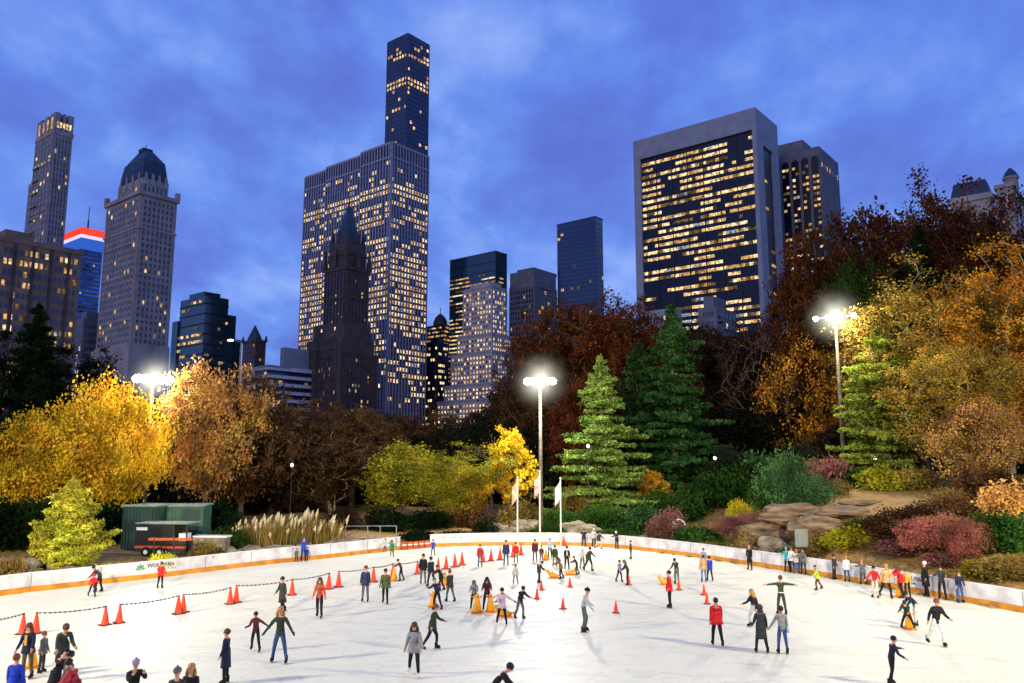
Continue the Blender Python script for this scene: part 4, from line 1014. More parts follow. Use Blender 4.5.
b = Bld('stone_apartment_house', 'pale stone apartment house next to the ornate roof tower', 991, 203, 74)
w = MB(); yl = b.L(950, 78); w.box(0, 6, 0, yl, 0, 76.5); w.box(-.5, 6, -.5, yl+.5, 75.5, 77); b.part(w, 'wall', M_lime)
ro = MB(); ro.box(0, 6, 0, yl, 77, 81, top=.8); b.part(ro, 'roof', M_copper); b.win('L', 0, 1, yl-1, 50, 74, 8, 6, .4, .6, .1); b.win('R', 0, .5, 5.5, 50, 74, 2, 6, .4, .6, .1); b.finish(50)
# --- far blocks that close the skyline behind the trees
for i, (cx, cy, H, pl, pr, mt) in enumerate([(398,398,55,372,420,'b'),(560,330,70,540,588,'g'),(612,318,72,590,636,'b')]):
    b = Bld('apartment_block', ['brown brick block at the foot of the striped skyscraper','grey block half hidden by the rust brown tree','brown block between the navy tower and the white framed tower'][i], cx, cy, H)
    w = MB(); yl, xr = b.L(pl, H), b.R(pr, H); w.box(0, xr, 0, yl, 0, H); w.box(xr*.2, xr*.6, yl*.2, yl*.6, H, H+3); b.part(w, 'wall', M_brown if mt == 'b' else M_grey)
    b.win('L', 0, .8, yl-.8, 20, H-1.5, 8, 10, .45, .5, .15); b.win('R', 0, .8, xr-.8, 20, H-1.5, 7, 10, .45, .5, .15); b.finish(25)
# ------------------------------------------------------------------ lamps
M_black = surf('black_paint', rgb(26,26,28), None, 1, .35, spec=.6)
M_pole = surf('lamp_pole_paint', rgb(112,100,86), rgb(84,74,64), 2, .6)
M_wpole = surf('white_flagpole', rgb(225,222,214), None, 2, .4)
M_lamp = glow('floodlight_glass', (1, .97, .84), 60, 'AUTO')
M_hous = surf('floodlight_housing', rgb(170,170,172), None, 4, .5, .4)
def spot(root, h, power, target, size=R_(150), rad=1.3, col=(1,.9,.6)):
    l = bpy.data.lights.new('floodlight_beam', 'SPOT'); l.energy = power; l.spot_size = size; l.spot_blend = .5; l.shadow_soft_size = rad; l.color = col
    o = bpy.data.objects.new('floodlight_beam', l); C.objects.link(o); o.parent = root; o.location = (0,0,h)
    d = Vector(target)-(Vector(root.location)+Vector((0,0,h))); o.location = Vector((0,0,h))+d.normalized()*.75
    o.rotation_euler = d.to_track_quat('-Z','Y').to_euler()
def lamp(loc, h, label, power, target, n=6, rows=1, width=3.0, head=.42, group=None, amb=0, cone=R_(150), bloom=0, pairs_=False):
    root = empty('floodlight_mast', loc); tag(root, label, 'floodlight', group)
    b = MB(); b.tube([(0,0,-.5),(0,0,h*.5),(0,0,h+.2)], [.22,.17,.11], 10); b.lathe([(.35,-.1),(.35,.35),(.24,.4)], 10); b.build('pole', M_pole, root, True)
    t = Vector(target)-Vector(loc); az = math.atan2(t.y, t.x); d = Vector((math.cos(az), math.sin(az), 0)); s = Vector((-d.y, d.x, 0))
    b = MB()
    for k in range(rows): b.tube([s*(-width/2-.2)+Vector((0,0,h-k*.8)), s*(width/2+.2)+Vector((0,0,h-k*.8))], .06, 6)
    b.build('crossbar', M_pole, root)
    offs = [-.5,-.27,.27,.5] if pairs_ else [-.5+i/(n-1) for i in range(n)]
    for k in range(rows):
        for i in range(n):
            c = s*width*offs[i]+Vector((0,0,h-k*.8))+d*.22; aim = (d*.86+Vector((0,0,-.5))).normalized()
            q = Vector((0,0,1)).rotation_difference(aim).to_euler()
            b = MB(); b.lathe([(.09,-.22),(.16,-.18),(head*.8,.0),(head,.10),(head,.12)], 12); hs = b.build('lamp_head', M_hous, root, True, loc=c, rot=q)
            b = MB(); b.lathe([(head*.95,.125),(head*.85,.17),(head*.4,.21)], 12); b.build('lens', M_lamp, hs)
    spot(root, h, power, target, size=cone)
    if amb:      # the light that spills backward onto the crowns beside the mast
        l = bpy.data.lights.new('lamp_spill', 'POINT'); l.energy = amb; l.shadow_soft_size = .7; l.color = (1,.94,.8)
        o = bpy.data.objects.new('lamp_spill', l); C.objects.link(o); o.parent = root; o.location = tuple(d*1.6+Vector((0,0,h-.2)))
    if bloom:     # painted glow: an added self-lit ball round the lamp heads
        b = MB(); b.sphere((0,0,0), (bloom,bloom,bloom), 20, 14); b.build('lamp_bloom', M_bloom, root, True, loc=tuple(d*.5+Vector((0,0,h))))
    return root
M_bloom, nt, out = new_mat('lamp_bloom'); L = nt.links.new  # lamp glow painted as volume emission, fading from the centre
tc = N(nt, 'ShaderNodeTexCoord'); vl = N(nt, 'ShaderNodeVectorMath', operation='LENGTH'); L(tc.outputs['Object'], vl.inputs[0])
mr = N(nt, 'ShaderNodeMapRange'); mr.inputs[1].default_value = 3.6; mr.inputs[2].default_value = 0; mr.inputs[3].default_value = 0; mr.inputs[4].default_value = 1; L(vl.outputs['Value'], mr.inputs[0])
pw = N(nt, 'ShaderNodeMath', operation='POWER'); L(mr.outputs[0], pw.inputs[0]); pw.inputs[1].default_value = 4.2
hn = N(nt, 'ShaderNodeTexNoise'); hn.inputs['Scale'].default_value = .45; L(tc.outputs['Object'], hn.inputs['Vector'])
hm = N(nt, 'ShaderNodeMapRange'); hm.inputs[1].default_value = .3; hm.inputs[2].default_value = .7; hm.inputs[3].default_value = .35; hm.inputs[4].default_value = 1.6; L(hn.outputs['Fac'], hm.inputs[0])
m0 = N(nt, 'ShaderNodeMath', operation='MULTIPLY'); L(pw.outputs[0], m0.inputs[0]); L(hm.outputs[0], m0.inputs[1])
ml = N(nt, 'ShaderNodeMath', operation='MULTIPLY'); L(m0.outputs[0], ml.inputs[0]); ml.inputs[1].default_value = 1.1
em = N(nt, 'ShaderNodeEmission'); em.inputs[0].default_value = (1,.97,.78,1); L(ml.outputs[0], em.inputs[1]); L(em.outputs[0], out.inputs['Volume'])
M_bloom.cycles.emission_sampling = 'NONE'
KW = 1000
g1 = ground_pt(541, 73); lamp(g1, height_at(381, 73)-g1.z, 'floodlight mast with one wide cluster of lamps behind the middle flagpole', 5*KW, (0,40,0), 6, 1, 2.3, .36, amb=11*KW, bloom=3.6)
g2 = ground_pt(845, 73); lamp(g2, height_at(317, 73)-g2.z, 'tall floodlight mast with four separate lamps on the right slope', 11*KW, (6,36,0), 4, 1, 3.3, .26, amb=5*KW, bloom=3.6)
g3 = ground_pt(143, 77); lamp(g3, height_at(379, 77)-g3.z, 'floodlight mast with two glaring lamp clusters above the golden tree', 11*KW, (-5,36,0), 4, 1, 2.9, .46, amb=7*KW, bloom=3.6, pairs_=True)
off = 'added floodlight masts out of view around the near side of the rink'
for x, y, tx, ty, p_ in [(-36,18,0,42,45),(35,16,0,40,45),(-14,-8,-22,86,160),(16,-9,24,86,160)]:  # unseen masts added for frontal light; the rear pair lights only the trees
    lamp((x,y,ground(x,y) if abs(x) > 30 or y < 0 else 0), 16.5, 'added tall floodlight mast out of view at the near end of the rink', p_*KW, (tx,ty,2 if y > 0 else 30), 4, 1, 3.2, .3, group=off, cone=R_(140) if y > 0 else R_(66))
# small path lamps
def path_lamp(px, py, Y, label):
    z = height_at(py, Y); x = x_at(px, Y, z); gz = ground(x, Y); h = z-gz
    root = empty('path_lamp', (x, Y, gz)); tag(root, label, 'street lamp')
    b = MB(); b.tube([(0,0,-.2),(0,0,h-.2)], [.05,.03], 8); b.lathe([(.1,0),(.08,.5),(.05,.6)], 8); b.build('pole', M_black, root)
    b = MB(); b.sphere((0,0,h), (.15,.15,.18), 10, 8); b.build('globe', M_globe, root, True)
    b = MB(); b.lathe([(.17,h+.17),(.1,h+.25),(.02,h+.3)], 8); b.build('cap', M_black, root)
M_globe = glow('path_lamp_globe', (1,.93,.75), 4, 'AUTO')
path_lamp(292, 465, 77, 'small glowing path lamp in the dark trees left of centre')
path_lamp(715, 458, 72, 'small glowing path lamp beside the tall dark pine')
path_lamp(875, 458, 70, 'small glowing path lamp below the lime green pine')
path_lamp(588, 446, 76, 'small glowing path lamp among the branches of the pale spruce')
z_ = height_at(342, 98); x_ = x_at(241, 98, z_); gz = ground(x_, 98); r_ = empty('street_lamp', (x_, 98, gz)); tag(r_, 'thin street lamp with bluish light above the brown tree on the left', 'street lamp')
b = MB(); b.tube([(0,0,-.3),(0,0,z_-gz)], [.14,.07], 8); b.tube([(0,0,z_-gz),(-1.1,0,z_-gz+.25)], .05, 6); b.build('pole', M_pole, r_)
b = MB(); b.sphere((-1.3,0,z_-gz+.22), (.42,.2,.13), 10, 6); b.build('lamp_head', glow('blue_white_lamp', (.8,.9,1), 7), r_, True)

# ------------------------------------------------------------------ flagpoles
M_flag = [surf('orange_flag_cloth', rgb(214,110,60), rgb(240,220,200), 1.5, .8), surf('red_white_flag_cloth', rgb(200,60,60), rgb(236,230,228), 5, .8, stretch=(.2,.2,2)), surf('white_flag_cloth', rgb(236,234,228), None, 3, .8)]
for i, (px, top, lab) in enumerate([(517.5,478,'leftmost flagpole with a limp orange flag'),(540,472,'middle flagpole with a red and white flag'),(561,479,'rightmost flagpole with a limp white flag')]):
    Y = 69.5; gp = ground_pt(px, Y); h = height_at(top, Y)-gp.z
    root = empty('flagpole', gp); tag(root, lab, 'flagpole')
    b = MB(); b.tube([(0,0,-.2),(0,0,h)], [.075,.05], 8); b.sphere((0,0,h+.06), (.09,.09,.09), 8, 6); b.build('pole', M_wpole, root, True)
    b = MB(); nx_, nz_ = 6, 8
    for a in range(nx_+1):
        for c in range(nz_+1):
            u, v = a/nx_, c/nz_; b.v.append((-.05-u*.42, math.sin(u*9+v*2)*.1, h-.25-v*1.5-u*.55))
    for a in range(nx_):
        for c in range(nz_): b.f.append((a*(nz_+1)+c, (a+1)*(nz_+1)+c, (a+1)*(nz_+1)+c+1, a*(nz_+1)+c+1)); b.m.append(0)
    b.build('flag', M_flag[i], root, True)

# ------------------------------------------------------------------ left bank: sheds, trailer, wall, rocks, railing
M_shed = surf('green_shed_paint', rgb(52,92,74), rgb(40,72,60), 1.2, .6)
M_shed2 = surf('dark_green_shed_paint', rgb(36,62,54), rgb(28,48,44), 1.2, .6)
M_roof = surf('pale_green_roof', rgb(120,142,120), rgb(90,112,96), 1, .6)
M_orange = surf('orange_paint', rgb(186,84,38), None, 3, .5)
M_tyre = surf('tyre_rubber', rgb(24,24,26), None, 5, .8)
M_stone = surf('field_stone', rgb(150,138,118), rgb(90,80,66), 1.3, .9, bump=.8, bscale=5)
M_rock = surf('grey_schist', rgb(150,122,90), rgb(46,38,30), 1.6, .9, bump=1, bscale=4, stretch=(1,1,2.5))
def shed(px, Y, wpx, top, label, mat, rz, roofm):
    gp = ground_pt(px, Y); w = wpx/800*Y; h = height_at(top, Y)-gp.z
    root = empty('storage_container', gp, rz); tag(root, label, 'shed')
    b = MB(); d = 2.6; b.box(-w/2, w/2, 0, d, -.3, h-.12)
    b.build('body', mat, root)
    r = MB(); n = int(w/.28)
    for i in range(n+1): x = -w/2+.06+(w-.12)*i/n; r.box(x-.04, x+.04, -.05, -.003, .05, h-.2)
    for i in range(9): y = .1+(d-.2)*i/8; r.box(-w/2-.05, -w/2-.003, y-.04, y+.04, .05, h-.2)
    r.build('ribs', mat, root)
    t = MB(); t.box(-w/2-.12, w/2+.12, -.14, d+.12, h-.118, h); t.build('roof', roofm, root)
    f = MB(); f.box(w*.05, w*.4, -.075, -.055, .1, h-.3); dr = f.build('door', M_shed2, root)
    f = MB(); f.box(w*.36, w*.38, -.12, -.078, h*.4, h*.6); f.build('handle', M_metal, dr)
shed(137, 60.5, 38, 505, 'dark green ribbed storage container behind the black trailer, left one', M_shed2, R_(-14), M_roof)
shed(177, 61.5, 46, 505, 'brighter green storage container behind the black trailer, right one', M_shed, R_(8), M_roof)
gp = ground_pt(158, 57); root = empty('box_trailer', gp, R_(-6)); tag(root, 'black box trailer with an orange stripe parked in front of the green containers', 'trailer')
ht = height_at(523, 57)-gp.z
b = MB(); b.box(-1.75, .95, 0, 1.9, .55, ht-.08); b.build('body', M_black, root)
b = MB(); b.box(-1.8, 2.0, -.06, 1.96, ht-.078, ht); b.build('roof', M_roof, root)
b = MB(); b.box(-1.76, 2.0, -.03, -.003, .62, .78); b.build('stripe', M_orange, root)
b = MB(); b.box(-1.7, -.9, -.03, -.003, ht-.5, ht-.3); b.build('name_plate', M_rail, root)
b = MB(); b.box(.98, 2.0, .05, 1.9, .4, 1.1); b.box(.95, 1.05, 0, .1, .4, ht-.08); b.box(1.92, 2.0, 0, .1, .4, ht-.08); b.build('open_end', M_metal, root)
b = MB(); b.box(1.2, 1.75, .4, 1.1, 1.105, 1.6); b.build('crate', M_rail, root)
b = MB(); b.box(-1.8, 2.0, .1, 1.8, .38, .54); b.tube([(-1.8,.9,.45),(-2.9,.9,.4)], .06, 6); b.build('chassis', M_metal, root)
for x in (-.9, .1):
    o = MB(); o.lathe([(.16,-.12),(.34,-.12),(.36,-.06),(.36,.06),(.34,.12),(.16,.12)], 16); wl_ = o.build('wheel', M_tyre, root, True, loc=(x,.02,.36), rot=(math.pi/2,0,0))
    o = MB(); o.lathe([(.15,.05),(.15,.13)], 10); o.build('rim', M_rail, wl_)
gp = ground_pt(171, 54); root = empty('orange_barrier', gp); tag(root, 'low post and rail barrier with an orange rail in front of the trailer', 'barrier')
h_ = height_at(538, 54)-gp.z
for x in (-1.2, .1, 1.3): b = MB(); b.tube([(x,0,-.2),(x,0,h_+.1)], .045, 6); b.build('post', M_metal, root)
b = MB(); b.box(-1.6, 1.5, -.03, .03, h_-.16, h_); b.build('rail', M_orange, root)
gp = ground_pt(208, 56.5); root = empty('stone_wall', gp, R_(-4)); tag(root, 'low pale stone wall block behind the brown clipped shrub', 'wall')
b = MB(); b.box(-1.1, 1.15, 0, .8, -.3, height_at(536, 56.5)-gp.z-.1); b.build('masonry', M_stone, root); b = MB(); h_ = height_at(536, 56.5)-gp.z; b.box(-1.2, 1.25, -.08, .88, h_-.098, h_); b.build('coping', M_rail, root)
gp = ground_pt(69, 50.5); root = empty('utility_cabinet', gp, R_(20)); tag(root, 'small grey slatted cabinet in front of the dwarf conifer', 'cabinet')
b = MB(); b.box(-.55, .45, 0, .7, -.2, 1.0); b.build('body', M_stone, root); b = MB()
for k in range(3): b.box(-.6, -.05, -.05, -.003, .12+k*.3, .3+k*.3)
b.build('slats', M_rail, root); b = MB(); b.box(-.62, .52, -.08, .78, 1.003, 1.06); b.build('lid', M_rail, root); b = MB(); b.box(.0, .42, -.04, -.003, .05, .95); b.build('door', M_metal, root)
def rock(px, Y, top, wpx, label, group=None, mat=None, depth_=.7, seed=None, sink=.25):
    Y = clear_of_boards(px, Y, wpx/800*Y*.66)
    gp = ground_pt(px, Y); h = (height_at(top, Y)-gp.z); w = wpx/800*Y; r = random.Random(seed if seed is not None else px*13+top)
    bm = bmesh.new(); bmesh.ops.create_icosphere(bm, subdivisions=4, radius=1)
    pl = [(Vector((r.gauss(0,1), r.gauss(0,1), r.gauss(0,.8))).normalized(), r.uniform(.55,.86)) for _ in range(14)]
    from mathutils import noise
    for v in bm.verts:
        n_ = v.co.normalized(); k = 1
        for d, q in pl:
            c = n_.dot(d)
            if c > q: k = min(k, q/c)
        v.co = n_*k*(1+.26*noise.noise(n_*1.7+Vector((px,0,0)))+.16*abs(noise.noise(n_*4+Vector((0,px,0))))+.07*noise.noise(n_*9)+.04*noise.noise(n_*20))
    me = bpy.data.meshes.new('rock'); bm.to_mesh(me); bm.free(); me.materials.append(mat or M_rock)
    o = place('rock', me, None, None, loc=(gp.x, gp.y, gp.z+h*(1-sink)*.25), scale=(w/2*1.15, w/2*depth_*1.15, h*.6)); tag(o, label, 'rock', group)
    return o
rock(20, 49, 553, 66, 'long low brown boulder behind the boards at the left edge', mat=M_stone, depth_=.5)
rock(60, 50, 556, 30, 'small boulder left of the grey cabinet', mat=M_stone)
for i, (px, Y, top, w) in enumerate([(232,57,541,26),(252,58,543,34),(282,60,541,36),(310,61,538,32),(336,62,536,28),(362,64,537,26)]):
    rock(px, Y, top, w, 'flat grey stone in the row of rocks along the left boards', 'row of flat stones along the left boards', M_stone, .5)
rock(418, 70, 536, 20, 'grey stones behind the orange barrier gap', mat=M_stone)
rock(768, 57.5, 508, 66, 'large leaning schist boulder on the left of the rock outcrop')
rock(800, 60, 498, 76, 'broad pale top of the rock outcrop below the junipers')
rock(820, 56.5, 508, 56, 'dark split boulder right of the grey sign panel')
rock(842, 58, 500, 70, 'smooth pale slab above the yellow shrub')
rock(776, 55, 532, 40, 'mossy boulder at the foot of the outcrop', mat=M_stone)
rock(749, 56, 530, 30, 'angular boulder beside the dusky pink shrub')
rock(866, 60, 507, 50, 'low slab on the slope right of the outcrop')
rock(757, 54, 543, 16, 'small pale stone behind the boards left of the outcrop')
rock(786, 51.5, 549, 12, 'little round stone behind the boards near the teal jacket')
rock(690, 60, 541, 18, 'small grey stone right of the white arch')
rock(470, 72, 530, 34, 'brown boulder left of the leftmost flagpole', mat=M_stone)
rock(502, 74, 520, 44, 'rounded boulder between the left and middle flagpoles', mat=M_stone)
rock(532, 75, 516, 40, 'rounded boulder behind the middle flagpole', mat=M_stone)
rock(582, 73, 514, 40, 'mossy boulder right of the rightmost flagpole', mat=M_stone)
rock(548, 79, 505, 50, 'upper boulder on the slope behind the flagpoles', mat=M_stone)
rock(650, 68, 533, 18, 'small grey stone left of the white arch', mat=M_stone)
gp = ground_pt(803, 53.5); root = empty('sign_panel', gp); tag(root, 'plain grey sign panel standing against the rock outcrop', 'sign')
h_ = height_at(529, 53.5)-gp.z
b = MB(); b.box(-.42, .42, -.03, .03, h_-1.15, h_); b.build('panel', surf('grey_sign_face', rgb(120,122,120), rgb(104,106,104), 2, .6), root)
b = MB()
for x in (-.38, .38): b.tube([(x,.06,-.3),(x,.06,h_-.05)], .035, 6)
b.build('posts', M_metal, root)
gp = ground_pt(679, 66); root = empty('small_arch', gp); tag(root, 'small white arch frame on posts behind the boards', 'arch')
h_ = height_at(521, 66)-gp.z
for x in (-.5, .5): b = MB(); b.tube([(x,0,-.3),(x,0,h_*.8)], .06, 8); b.build('post', M_wpole, root)
b = MB(); b.tube([(.5*math.cos(a), 0, h_*.8+.45*math.sin(a)) for a in [math.pi*k/10 for k in range(11)]], .07, 8); b.build('arch', M_wpole, root)
b = MB(); b.box(-.45, .0, -.03, .03, h_*.62, h_*.9); b.build('sign_board', M_rail, root)
# railing
gp = ground_pt(371, 66); root = empty('metal_railing', gp, R_(4)); tag(root, 'grey pipe railing behind the boards left of the orange gap', 'railing')
h_ = height_at(526, 66)-gp.z; M_gal = surf('galvanised_pipe', rgb(150,152,156), None, 4, .4, .6)
for x in (-2.1, -.3, .7, 2.0): b = MB(); b.tube([(x,0,-.3),(x,0,h_)], .04, 6); b.build('post', M_gal, root)
b = MB(); b.tube([(-2.1,0,h_),(2.0,0,h_)], .045, 6); b.build('top_rail', M_gal, root); b = MB(); b.tube([(-2.1,0,h_*.4),(2.0,0,h_*.4)], .035, 6); b.build('lower_rail', M_gal, root)
gp = ground_pt(379, 65); root = empty('hockey_goal', (gp.x, gp.y, gp.z), R_(12)); tag(root, 'small white goal frame stored beside the metal railing', 'goal')
b = MB(); b.tube([(-.6,0,0),(-.55,0,1.1),(.55,0,1.1),(.6,0,0)], .045, 6); b.tube([(-.55,0,1.1),(-.6,.8,0),(.6,.8,0),(.55,0,1.1)], .03, 6); b.build('frame', M_wpole, root)
net = MB()
for k in range(9):
    t = k/8; net.tube([(-.57+1.14*t,.0,1.08),(-.57+1.14*t,.8,.02)], .008, 3); net.tube([(-.57,.8*t,1.08*(1-t)),(.57,.8*t,1.08*(1-t))], .008, 3)
net.build('net', M_rail, root)
# fence on the right slope
gp = ground_pt(880, 74); root = empty('wooden_fence', gp, R_(-3)); tag(root, 'low dark fence running along the top of the right slope', 'fence')
for k in range(13):
    x = -7+k*1.1; zz = ground(gp.x+x, gp.y)-gp.z; b = MB(); b.tube([(x,0,zz-.3),(x,0,zz+1.05)], .05, 5); b.build('post', M_metal, root)
for q in (.55, .98):
    b = MB(); b.tube([(-7+k*1.1, .06, ground(gp.x-7+k*1.1, gp.y)-gp.z+q) for k in range(13)], .035, 5); b.build('rail', M_metal, root)

# ------------------------------------------------------------------ orange barrier in the gap
qa, qb = Vector(gapL), Vector(gapR)
for k in range(5):
    a = qa+(qb-qa)*(k+.08)/5; c = qa+(qb-qa)*(k+.92)/5; d = c-a; ang = math.atan2(d.y, d.x); ln = d.length
    root = empty('plastic_barrier', ((a.x+c.x)/2, (a.y+c.y)/2, 0), ang); tag(root, 'low orange and white plastic barrier unit closing the gap in the boards', 'barrier', 'orange barrier units in the board gap')
    b = MB(); b.box(-ln/2, ln/2, -.16, .16, 0, .12); b.box(-ln/2, ln/2, -.09, .09, .121, .32); b.build('base', M_orange, root)
    b = MB(); b.box(-ln/2+.05, ln/2-.05, -.07, .07, .322, .42); b.build('stripe', M_rail, root)
    b = MB(); b.box(-ln/2, ln/2, -.06, .06, .422, .6); b.build('top', M_orange, root)

# ------------------------------------------------------------------ cones and ropes
M_cone = surf('orange_cone_rubber', rgb(240,66,20), rgb(214,50,16), 2, .5)
M_conebase = surf('dark_cone_base', rgb(70,44,40), None, 3, .8)
cm = MB(); cm.lathe([(.2,.04),(.185,.06),(.05,.84),(.035,.9),(.025,.905)], 14); CONE = cm.mesh('cone_body', M_cone, True)
cm = MB(); cm.box(-.26,.26,-.26,.26,0,.045, top=.94); CONEB = cm.mesh('cone_base', M_conebase)
cm = MB(); cm.lathe([(.05,.868),(.055,.88),(.05,.93),(.02,.935)], 8); CONET = cm.mesh('rope_collar', M_metal, True)
def cone(px, py, s=1.0, label='', group=None, collar=True):
    x, y = on_plane(px, py); x, y = inside(x, y, .3); root = empty('traffic_cone', (x, y, 0), rnd.uniform(0, 1.5)); root.rotation_euler.x = rnd.uniform(-.03,.03); s *= rnd.uniform(.95,1.05); tag(root, label, 'cone', group)
    place('cone_body', CONE, None, root, scale=(s,)*3); place('base', CONEB, None, root, scale=(s,)*3)
    if collar: place('rope_collar', CONET, None, root, scale=(s,)*3)
    return Vector((x, y, .9*s))
pairs = [[(22.5,634),(35.5,633.5)],[(105,625),(119,623)],[(178,614),(183,612.5)],[(230,604),(236,602.5)],[(292,595)],[(328.5,589),(338.5,587)],[(373.5,582)],[(392.5,578)],[(417.5,574)],[(438,571),(446,569)],[(455,567),(462,565)],[(483,562),(491,561)],[(500,560)],[(513,557),(521,555)]]
desc = ['behind the group at the left edge','below the hockey child near the left boards','nearest the woman in the long navy jacket','left of the skater in the dark coat','behind the skater in the dark coat','right of the orange-red sweater','right of the skater in the blue-grey jacket','behind the yellow aid beside the dark child','left of the tall black coat','in the crowd left of centre','right of the crowded group','beside the red jacket skater','behind the blue jacket skater','beside the small skater in red']
tops = []
for p_, d_ in zip(pairs, desc):
    for i, (px, py) in enumerate(p_):
        lab = ('tall orange cone on the rope line, ' if len(p_) == 1 else ('left' if i == 0 else 'right')+' one of two tall orange cones, ')+d_
        tops.append(cone(px, py, .92, lab, 'tall orange cones along the rope line'))
cone(564, 545.8, .8, 'tall orange cone standing against the far boards near the right flagpole', 'tall orange cones along the rope line')
for px, py, d_ in [(537,599,'left one of two below the skater with a backpack'),(541.5,590,'right one of two just below the skater with a backpack'),(570,587,'below the two yellow seal aids'),(563,609,'left of the pale grey skater'),(616,613,'alone on open ice right of the pale grey skater'),(629,585,'in front of the grey-green child'),(679,590,'below the stooping grey skater'),(704,595,'behind another, above the big red jacket'),(707,604,'in front of another, above the big red jacket')]:
    cone(px, py, .62, 'short orange cone '+d_, 'short orange cones in the teaching area', False)
M_rope = surf('dark_rope', rgb(90,92,96), rgb(200,196,190), 5, .8)
def rope(a, c, lab):
    r = empty('barrier_rope', a); tag(r, lab, 'rope', 'sagging ropes strung between the cones'); n = 14; d = c-a; sag = min(.35, .028*d.length)
    b = MB(); b.tube([d*(k/n)+Vector((0,0,-4*sag*(k/n)*(1-k/n))) for k in range(n+1)], .028, 5)
    for k in range(1, n*2, 2): t0, t1 = (k-.3)/(n*2), (k+.3)/(n*2); b.tube([d*t+Vector((0,0,-4*sag*t*(1-t))) for t in (t0, t1)], .04, 5, 1)
    b.build('cord', [M_rope, M_metal], r, True)
lx, ly = on_plane(-30, 645); T = [Vector((lx, ly, .83))]+tops
for i in range(len(T)-1):
    if (T[i]-T[i+1]).length > 1.0 and i < 14: rope(T[i], T[i+1], 'dark sagging rope strung between two orange cones on the ice')

# ------------------------------------------------------------------ yellow skating aids
M_yel = surf('yellow_plastic', rgb(240,170,24), rgb(220,146,20), 3, .4)
M_org = surf('orange_plastic', rgb(226,120,30), None, 3, .4)
def penguin():
    b = MB(); b.lathe([(.20,.05),(.22,.12),(.19,.32),(.125,.55),(.09,.64),(.105,.72),(.09,.82),(.03,.88)], 14, sx=1, sy=.8); body = b.mesh('body', M_yel, True)
    b = MB(); b.box(-.3,.3,-.26,.4,0,.05, top=.9); base = b.mesh('base', M_org)
    b = MB()
    for s in (-1,1): b.tube([(s*.12,.05,.66),(s*.26,.16,.74),(s*.3,.26,.76)], .028, 6)
    hd = b.mesh('handles', M_org, True)
    b = MB(); b.lathe([(.045,0),(.002,.1)], 6); bk = b.mesh('beak', M_org)
    b = MB()
    for s in (-1,1): b.sphere((s*.05,-.105,.78), (.02,.015,.02), 6, 5)
    ey = b.mesh('eyes', M_ink)
    return [('body',body,{}),('base',base,{}),('handles',hd,{}),('beak',bk,dict(loc=(0,-.1,.74),rot=(math.pi/2,0,0))),('eyes',ey,{})]
def seal():
    b = MB(); b.tube([(-.62,0,.28),(-.45,0,.2),(-.15,0,.24),(.2,0,.3),(.42,0,.5),(.55,0,.66),(.66,0,.68)], [.05,.13,.22,.23,.15,.12,.05], 10); b.sphere((.5,0,.66), (.16,.14,.14), 10, 8)
    body = b.mesh('body', M_yel, True)
    b = MB(); b.box(-.6,.45,-.24,.24,0,.06, top=.92); base = b.mesh('base', M_org)
    b = MB(); b.tube([(-.62,0,.26),(-.8,.16,.4)], [.06,.02], 6); b.tube([(-.62,0,.26),(-.8,-.16,.4)], [.06,.02], 6); tail = b.mesh('tail', M_yel, True)
    b = MB(); b.tube([(.05,-.3,.62),(.05,.3,.62)], .025, 6); b.tube([(.05,0,.4),(.05,0,.62)], .03, 6); hd = b.mesh('handles', M_org, True)
    b = MB()
    for s in (-1,1): b.sphere((.6,s*.09,.72), (.02,.02,.02), 6, 5)
    ey = b.mesh('eyes', M_ink)
    return [('body',body,{}),('base',base,{}),('tail',tail,{}),('handles',hd,{}),('eyes',ey,{})]
PEN, SEAL = penguin(), seal()
def aid(kind, px, py, rz, label, s=1):
    s *= .82
    x, y = on_plane(px, py); root = empty('skating_aid', (x, y, 0), R_(rz)); tag(root, label, 'skating aid', 'yellow plastic skating aids')
    for nm, me, kw in (PEN if kind == 'p' else SEAL):
        kw = dict(kw); kw['loc'] = Vector(kw.get('loc', (0,0,0)))*s
        place(nm, me, None, root, scale=(s,)*3, **kw)
aid('p',394,581,60,'upright yellow skating aid pushed by the dark clad child left of centre',1.05)
aid('p',433,607,-160,'upright yellow skating aid in front of the child in a green hat',1.05)
aid('p',444,585,30,'upright yellow skating aid inside the crowded group left of centre',1.0)
aid('p',477,613,10,'left of two upright yellow skating aids pushed side by side',1.25)
aid('p',490.5,612,-10,'right of two upright yellow skating aids pushed side by side',1.2)
aid('s',504,617,180,'low yellow seal shaped aid behind the skater in the pinkish vest',.85)
aid('s',553,578,175,'left yellow seal shaped aid in the middle of the rink',.8)
aid('s',571,575,5,'right yellow seal shaped aid beside the child in black and green',.75)
aid('p',546,560,0,'upright yellow skating aid near the far boards between small skaters',1.0)
aid('s',665,585,190,'small yellow seal shaped aid left of the skater in the red coat',.8)
aid('p',899,597,90,'upright yellow skating aid left of the girl in the red jacket by the boards',1.1)
aid('p',910,629,-20,'upright yellow skating aid under the crouching skater on the right',1.1)
aid('p',32,668,20,'yellow skating aid half hidden behind the long haired woman at the left edge',1.0)
